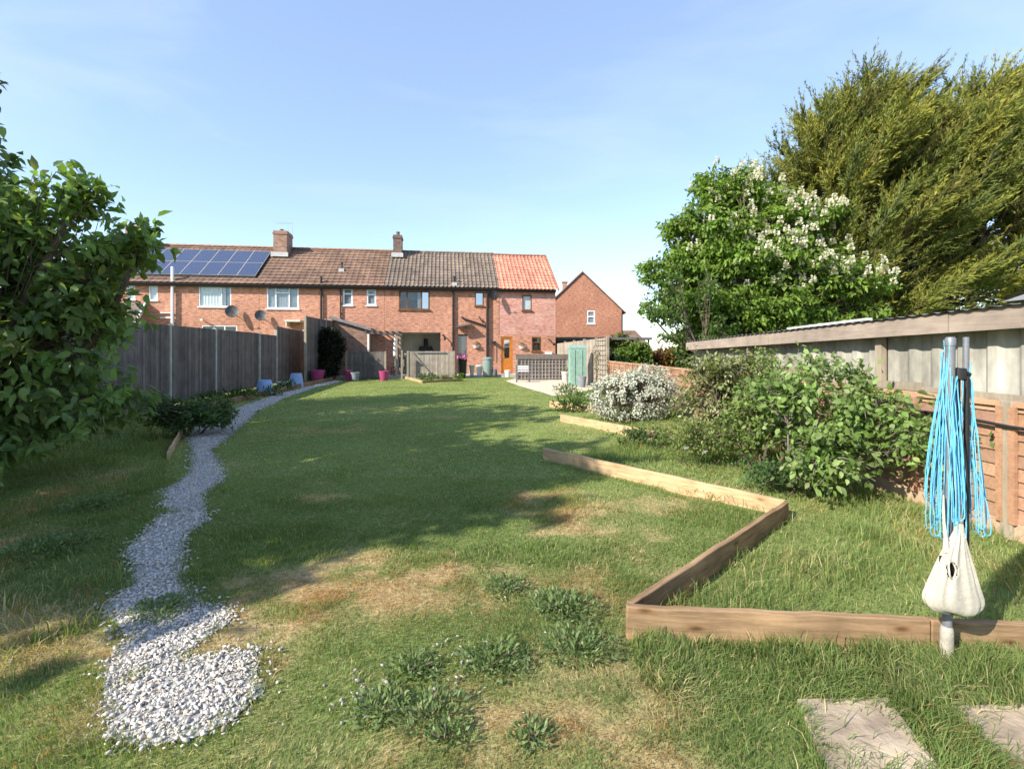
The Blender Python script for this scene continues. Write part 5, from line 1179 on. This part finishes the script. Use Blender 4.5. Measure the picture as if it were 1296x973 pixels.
def blades(name, xy, h, w, label, lean=.45, mixdry=None, tint=1.0, cat='grass'):
    n = len(xy); x, y = xy.T; z = gz(x, y); dr = dryness(x, y); lu = lush(x, y)
    if mixdry is not None: dr = mixdry(x, y, dr)
    a = rng.uniform(0, 6.283, n); ln = np.abs(rng.normal(0, lean, n))+.08; flow = fbm(x-5, y+8, 1.7, 2)*9
    aa = np.where(rng.random(n) < .5, a, flow)
    straw = rng.random(n) < np.clip(dr*.92+.05, 0, 1); ln = np.where(straw, ln*1.5+.3, ln)
    dx, dy = np.cos(aa)*ln, np.sin(aa)*ln
    f = rng.uniform(0, 6.283, n); sx, sy = np.cos(f)*w*.5, np.sin(f)*w*.5
    b = np.stack([x, y, z-.004], 1); V = np.empty((n, 5, 3)); S = np.stack([sx, sy, 0*sx], 1); H = h[:, None]
    Ln = np.stack([dx, dy, 0*dx], 1)
    V[:, 0] = b-S; V[:, 1] = b+S; V[:, 2] = b+Ln*H*.30+S*.8+np.array([0, 0, 1])*H*.55; V[:, 3] = b+Ln*H*.30-S*.8+np.array([0, 0, 1])*H*.55
    V[:, 4] = b+Ln*H*1.0+np.array([0, 0, 1])*H*(1-.28*np.minimum(1.4, ln))[:, None]
    g0, g1, g2 = np.array([.135, .20, .06]), np.array([.22, .285, .095]), np.array([.36, .36, .16])
    t = np.clip(lu+rng.normal(0, .18, n), 0, 1)[:, None]; c = g0*(1-t)+g1*t; yl = (rng.random(n) < .10+.35*dr)[:, None]; c = np.where(yl, g2, c)
    st = np.array([.54, .43, .235])*rng.uniform(.65, 1.15, (n, 1))*np.array([1, 1, 1])+rng.normal(0, .02, (n, 1)); st2 = np.array([.47, .29, .13])*rng.uniform(.7, 1.1, (n, 1))
    st = np.where((fbm(x+22, y+5, 1.6, 2) > .55)[:, None], st2, st)
    c = np.where(straw[:, None], st, c)*rng.uniform(.78, 1.2, (n, 1))*tint*(1+sstep(3.6, 7, y)[:, None]*np.array([.34, .28, .36])*(cat == 'grass' and name == 'lawn_grass'))  # blades paler past the foreground: mown lawn, plus shade lifted in the colour
    k = np.arange(n)[:, None]*5
    me = np_mesh(name, V.reshape(-1, 3), [np.array([0, 1, 2, 3])+k, np.array([3, 2, 4])+k], np.repeat(np.clip(c, .005, .7), 5, 0))
    return tag(link(name, me, M['grass']), label, cat, kind='stuff')
def field(n, y0, y1, xl=None, xr=None):
    """random points in the view wedge between two distances"""
    y = y0+(y1-y0)*rng.random(n*2); x = rng.uniform(-1.10, 1.10, n*2)*y*1.0
    lo = -1.12*y; x = lo+(2.24*y)*rng.random(n*2)
    # uniform by area: accept in proportion to row width
    k = rng.random(n*2) < y/y1; return np.stack([x, y], 1)[k][:n]
noslab = lambda q: q[~(inpoly(q[:, 0], q[:, 1], SLABW[0]) | inpoly(q[:, 0], q[:, 1], SLABW[1]))]
def bounds(q):
    x, y = q.T; L_ = -9.4-(y-13.3)*.14+.03; R_ = 4.16-(y-3.8)*.017-.05
    k = (x > L_) & (x < R_) & ~inpoly(x, y, BEIGE) & ~inpoly(x, y, PATIO); return q[k]
def offpath(q, p=.025):
    x, y = q.T; wob = .07*np.minimum(1, y/6); i = inpoly(x+(fbm(x, y, 4, 2)-.5)*wob*3, y+(fbm(x+9, y+4, 4, 2)-.5)*wob*3, PATH)
    creep = (fbm(x+9, y, 2.6, 3) < .24)
    return q[~i | (rng.random(len(q)) < np.where(creep, .75, p))]
def lawn(y0, y1, dens, h, w):
    area = 1.12*(y1*y1-y0*y0); q = offpath(noslab(bounds(field(int(area*dens), y0, y1)))); b = inpoly(q[:, 0], q[:, 1], BED)
    d = dryness(q[:, 0], q[:, 1]); keep = (rng.random(len(q)) > d*.15) & ~b; q = q[keep]; d = d[keep]
    cl = fbm(q[:, 0]*1+50, q[:, 1], 2.4, 3); pat = sstep(.42, .66, cl)
    near = 1-sstep(4.5, 8, q[:, 1])
    hh = h*rng.uniform(.5, 1.2, len(q))*(1+near*(1.1*pat-.35*d)); return q, hh, np.full(len(q), w)*rng.uniform(.7, 1.25, len(q))
Q = [lawn(1.75, 3.4, 13000, .029, .0034), lawn(3.4, 6, 7500, .027, .0048), lawn(6, 11, 2600, .026, .008), lawn(11, 28.6, 600, .03, .016)]
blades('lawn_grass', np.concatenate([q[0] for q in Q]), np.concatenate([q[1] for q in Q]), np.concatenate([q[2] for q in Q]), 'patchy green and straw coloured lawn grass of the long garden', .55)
def inside(poly, n, test=True):
    q = sample(poly, n); return q
bq = inside(BED, 95000); bq = bounds(bq); cl = fbm(bq[:, 0]+11, bq[:, 1]-3, 1.8, 3); bh = (.055+.11*sstep(.35, .7, cl))*rng.uniform(.45, 1.2, len(bq))
nearw = np.where(bq[:, 1] < 5, .0050, .008)
blades('long_grass', bq, bh, nearw*rng.uniform(.7, 1.2, len(bq)), 'longer lush green grass inside the timber edged bed', .6, lambda x, y, d: np.clip(d+.35*sstep(.58, .72, fbm(x-9, y+2, 1.6, 3)), 0, .7), 1.12)
# tufts in front of the near board, round the pole and between the slabs
fp = [gr(*p) for p in [(800, 812), (1296, 835), (1330, 880), (1010, 885), (870, 900), (810, 860)]]
q = noslab(sample(fp, 15000)); hh = (.04+.10*sstep(.36, .66, fbm(q[:, 0]+7, q[:, 1], 3, 3)))*rng.uniform(.45, 1.2, len(q))
tp = [gr(*p) for p in [(1125, 870), (1190, 872), (1290, 1000), (1215, 1000)]]; q2 = noslab(sample(tp, 5200)); h2 = rng.uniform(.05, .15, len(q2))
ep = []                                                     # grass leaning over the slab edges and the board foot
for s in SLABW:
    P = np.array(s)[:, :2]
    for i in range(4):
        t = rng.random((420, 1)); ep.append(P[i]*(1-t)+P[(i+1) % 4]*t+rng.normal(size=(420, 2))*(.018+.05*(fbm(t[:, 0]*3+i*7, t[:, 0]*0+i, 1, 2)[:, None] > .5)))
ep = np.concatenate(ep); h3 = rng.uniform(.04, .13, len(ep))
t = rng.random((1500, 1)); e4 = np.array([.63, 2.64])*(1-t)+np.array([3.3, 2.43])*t+np.c_[np.zeros(1500), -np.abs(rng.normal(0, .03, 1500))]; h4 = rng.uniform(.03, .12, 1500)
t = rng.random((1500, 1)); e5 = np.array([2.5, 4.45])*(1-t)+np.array([.55, 6.85])*t+rng.normal(size=(1500, 2))*.02+np.array([-.06, -.05]); h5 = rng.uniform(.02, .06, 1500)
pe = []
PP = np.array([p[:2] for p in PATH])
for i in range(len(PP)):
    a_, b_ = PP[i], PP[(i+1) % len(PP)]; L_ = np.linalg.norm(b_-a_); yy = (a_[1]+b_[1])/2
    if yy > 13: continue
    k = int(L_*260); t = rng.random((k, 1)); pe.append(a_*(1-t)+b_*t+rng.normal(size=(k, 2))*.035)
pe = np.concatenate(pe); h6 = rng.uniform(.02, .065, len(pe))
aq = np.concatenate([q, q2, ep, e4, e5, pe]); ah = np.concatenate([hh, h2, h3, h4, h5, h6])
blades('tufted_grass', aq, ah, np.full(len(aq), .0046)*rng.uniform(.7, 1.2, len(aq)), 'long tufted grass growing along the near board and round the concrete slabs', .6, lambda x, y, d: d*.5, 1.05)
# rough grass under the cherry and along the left fence
rp = [gr(*p) for p in [(0, 850), (0, 600), (60, 585), (215, 560), (210, 600), (160, 690), (150, 780)]]
q = offpath(sample(rp, 26000), .0); hh = (.04+.10*sstep(.38, .66, fbm(q[:, 0]+17, q[:, 1]+9, 1.5, 3)))*rng.uniform(.5, 1.2, len(q))
lp = [(-9.3, 11.0), (-8.1, 12.6), (-9.6, 26.8), (-10.9, 26.5), (-9.3, 13)]; q2 = sample(lp, 6000); h2 = rng.uniform(.05, .22, len(q2))
up = [gr(*p) for p in [(0, 600), (215, 560), (240, 525), (-60, 520), (-250, 560)]]; q3 = sample(up, 9000); h3 = rng.uniform(.06, .2, len(q3))
aq = np.concatenate([q, q2, q3]); ah = np.concatenate([hh, h2, h3]); aw = np.concatenate([np.full(len(q), .006), np.full(len(q2), .016), np.full(len(q3), .012)])
blades('rough_grass', aq, ah, aw*rng.uniform(.7, 1.2, len(aq)), 'rough shaded grass under the cherry tree and along the left fence', .5, lambda x, y, d: d*.8, .95)

# ------------------------------------------------------------------ light, sky, camera
SUN = Vector((-.80, -.60, 0)).normalized(); EL = R(34)
d = Vector((SUN.x*math.cos(EL), SUN.y*math.cos(EL), math.sin(EL)))
sl = bpy.data.lights.new('sun', 'SUN'); sl.energy = 3.3; sl.angle = R(.53); sl.color = (1, .925, .80)
so = bpy.data.objects.new('sun', sl); COL.objects.link(so); so.rotation_euler = d.to_track_quat('Z', 'Y').to_euler(); so.location = (-20, -15, 20)
w = bpy.data.worlds.new('World'); scene.world = w; w.use_nodes = True; nt = w.node_tree
bg = nt.nodes['Background']; sk = nt.nodes.new('ShaderNodeTexSky'); sk.sky_type = 'NISHITA'; sk.sun_disc = False
sk.sun_elevation = EL; sk.sun_rotation = math.atan2(SUN.x, SUN.y); sk.altitude = 0; sk.air_density = 1.0; sk.dust_density = .1; sk.ozone_density = 1.6
tc = nt.nodes.new('ShaderNodeTexCoord'); mp = nt.nodes.new('ShaderNodeMapping'); mp.inputs['Scale'].default_value = (1.2, 2.6, 5.5); mp.inputs['Rotation'].default_value = (.3, .35, .5)
nt.links.new(tc.outputs['Generated'], mp.inputs['Vector'])
nz = nt.nodes.new('ShaderNodeTexNoise'); nz.inputs['Scale'].default_value = 1.6; nz.inputs['Detail'].default_value = 7; nz.inputs['Roughness'].default_value = .55; nz.inputs['Distortion'].default_value = .5; nt.links.new(mp.outputs[0], nz.inputs['Vector'])
cr = nt.nodes.new('ShaderNodeValToRGB'); cr.color_ramp.elements[0].position = .46; cr.color_ramp.elements[0].color = (0, 0, 0, 1); cr.color_ramp.elements[1].position = .85; cr.color_ramp.elements[1].color = (.30, .30, .30, 1); nt.links.new(nz.outputs['Fac'], cr.inputs['Fac'])
ve = nt.nodes.new('ShaderNodeMix'); ve.data_type = 'RGBA'; ve.inputs[0].default_value = .52; nt.links.new(sk.outputs['Color'], ve.inputs[6]); ve.inputs[7].default_value = (.98, 1.26, 1.95, 1)   # thin even veil of high haze
mx = nt.nodes.new('ShaderNodeMix'); mx.data_type = 'RGBA'; nt.links.new(cr.outputs['Color'], mx.inputs[0]); nt.links.new(ve.outputs[2], mx.inputs[6]); mx.inputs[7].default_value = (2.5, 2.7, 2.9, 1)
nt.links.new(mx.outputs[2], bg.inputs['Color']); bg.inputs['Strength'].default_value = .15
cam = bpy.data.cameras.new('camera'); cam.sensor_width = 36; cam.lens = 36*FPX/1296; cam.shift_y = -(486.5-HY)/1296; cam.clip_end = 2000; cam.clip_start = .05
co = bpy.data.objects.new('camera', cam); COL.objects.link(co); co.location = (0, 0, EYE); co.rotation_euler = (R(90), 0, 0); scene.camera = co
vs_ = scene.view_settings; vs_.view_transform = 'Standard'; vs_.look = 'None'; vs_.gamma = 1; vs_.exposure = 1.5; vs_.use_curve_mapping = False
scene.cycles.max_bounces = 6; scene.cycles.transparent_max_bounces = 8
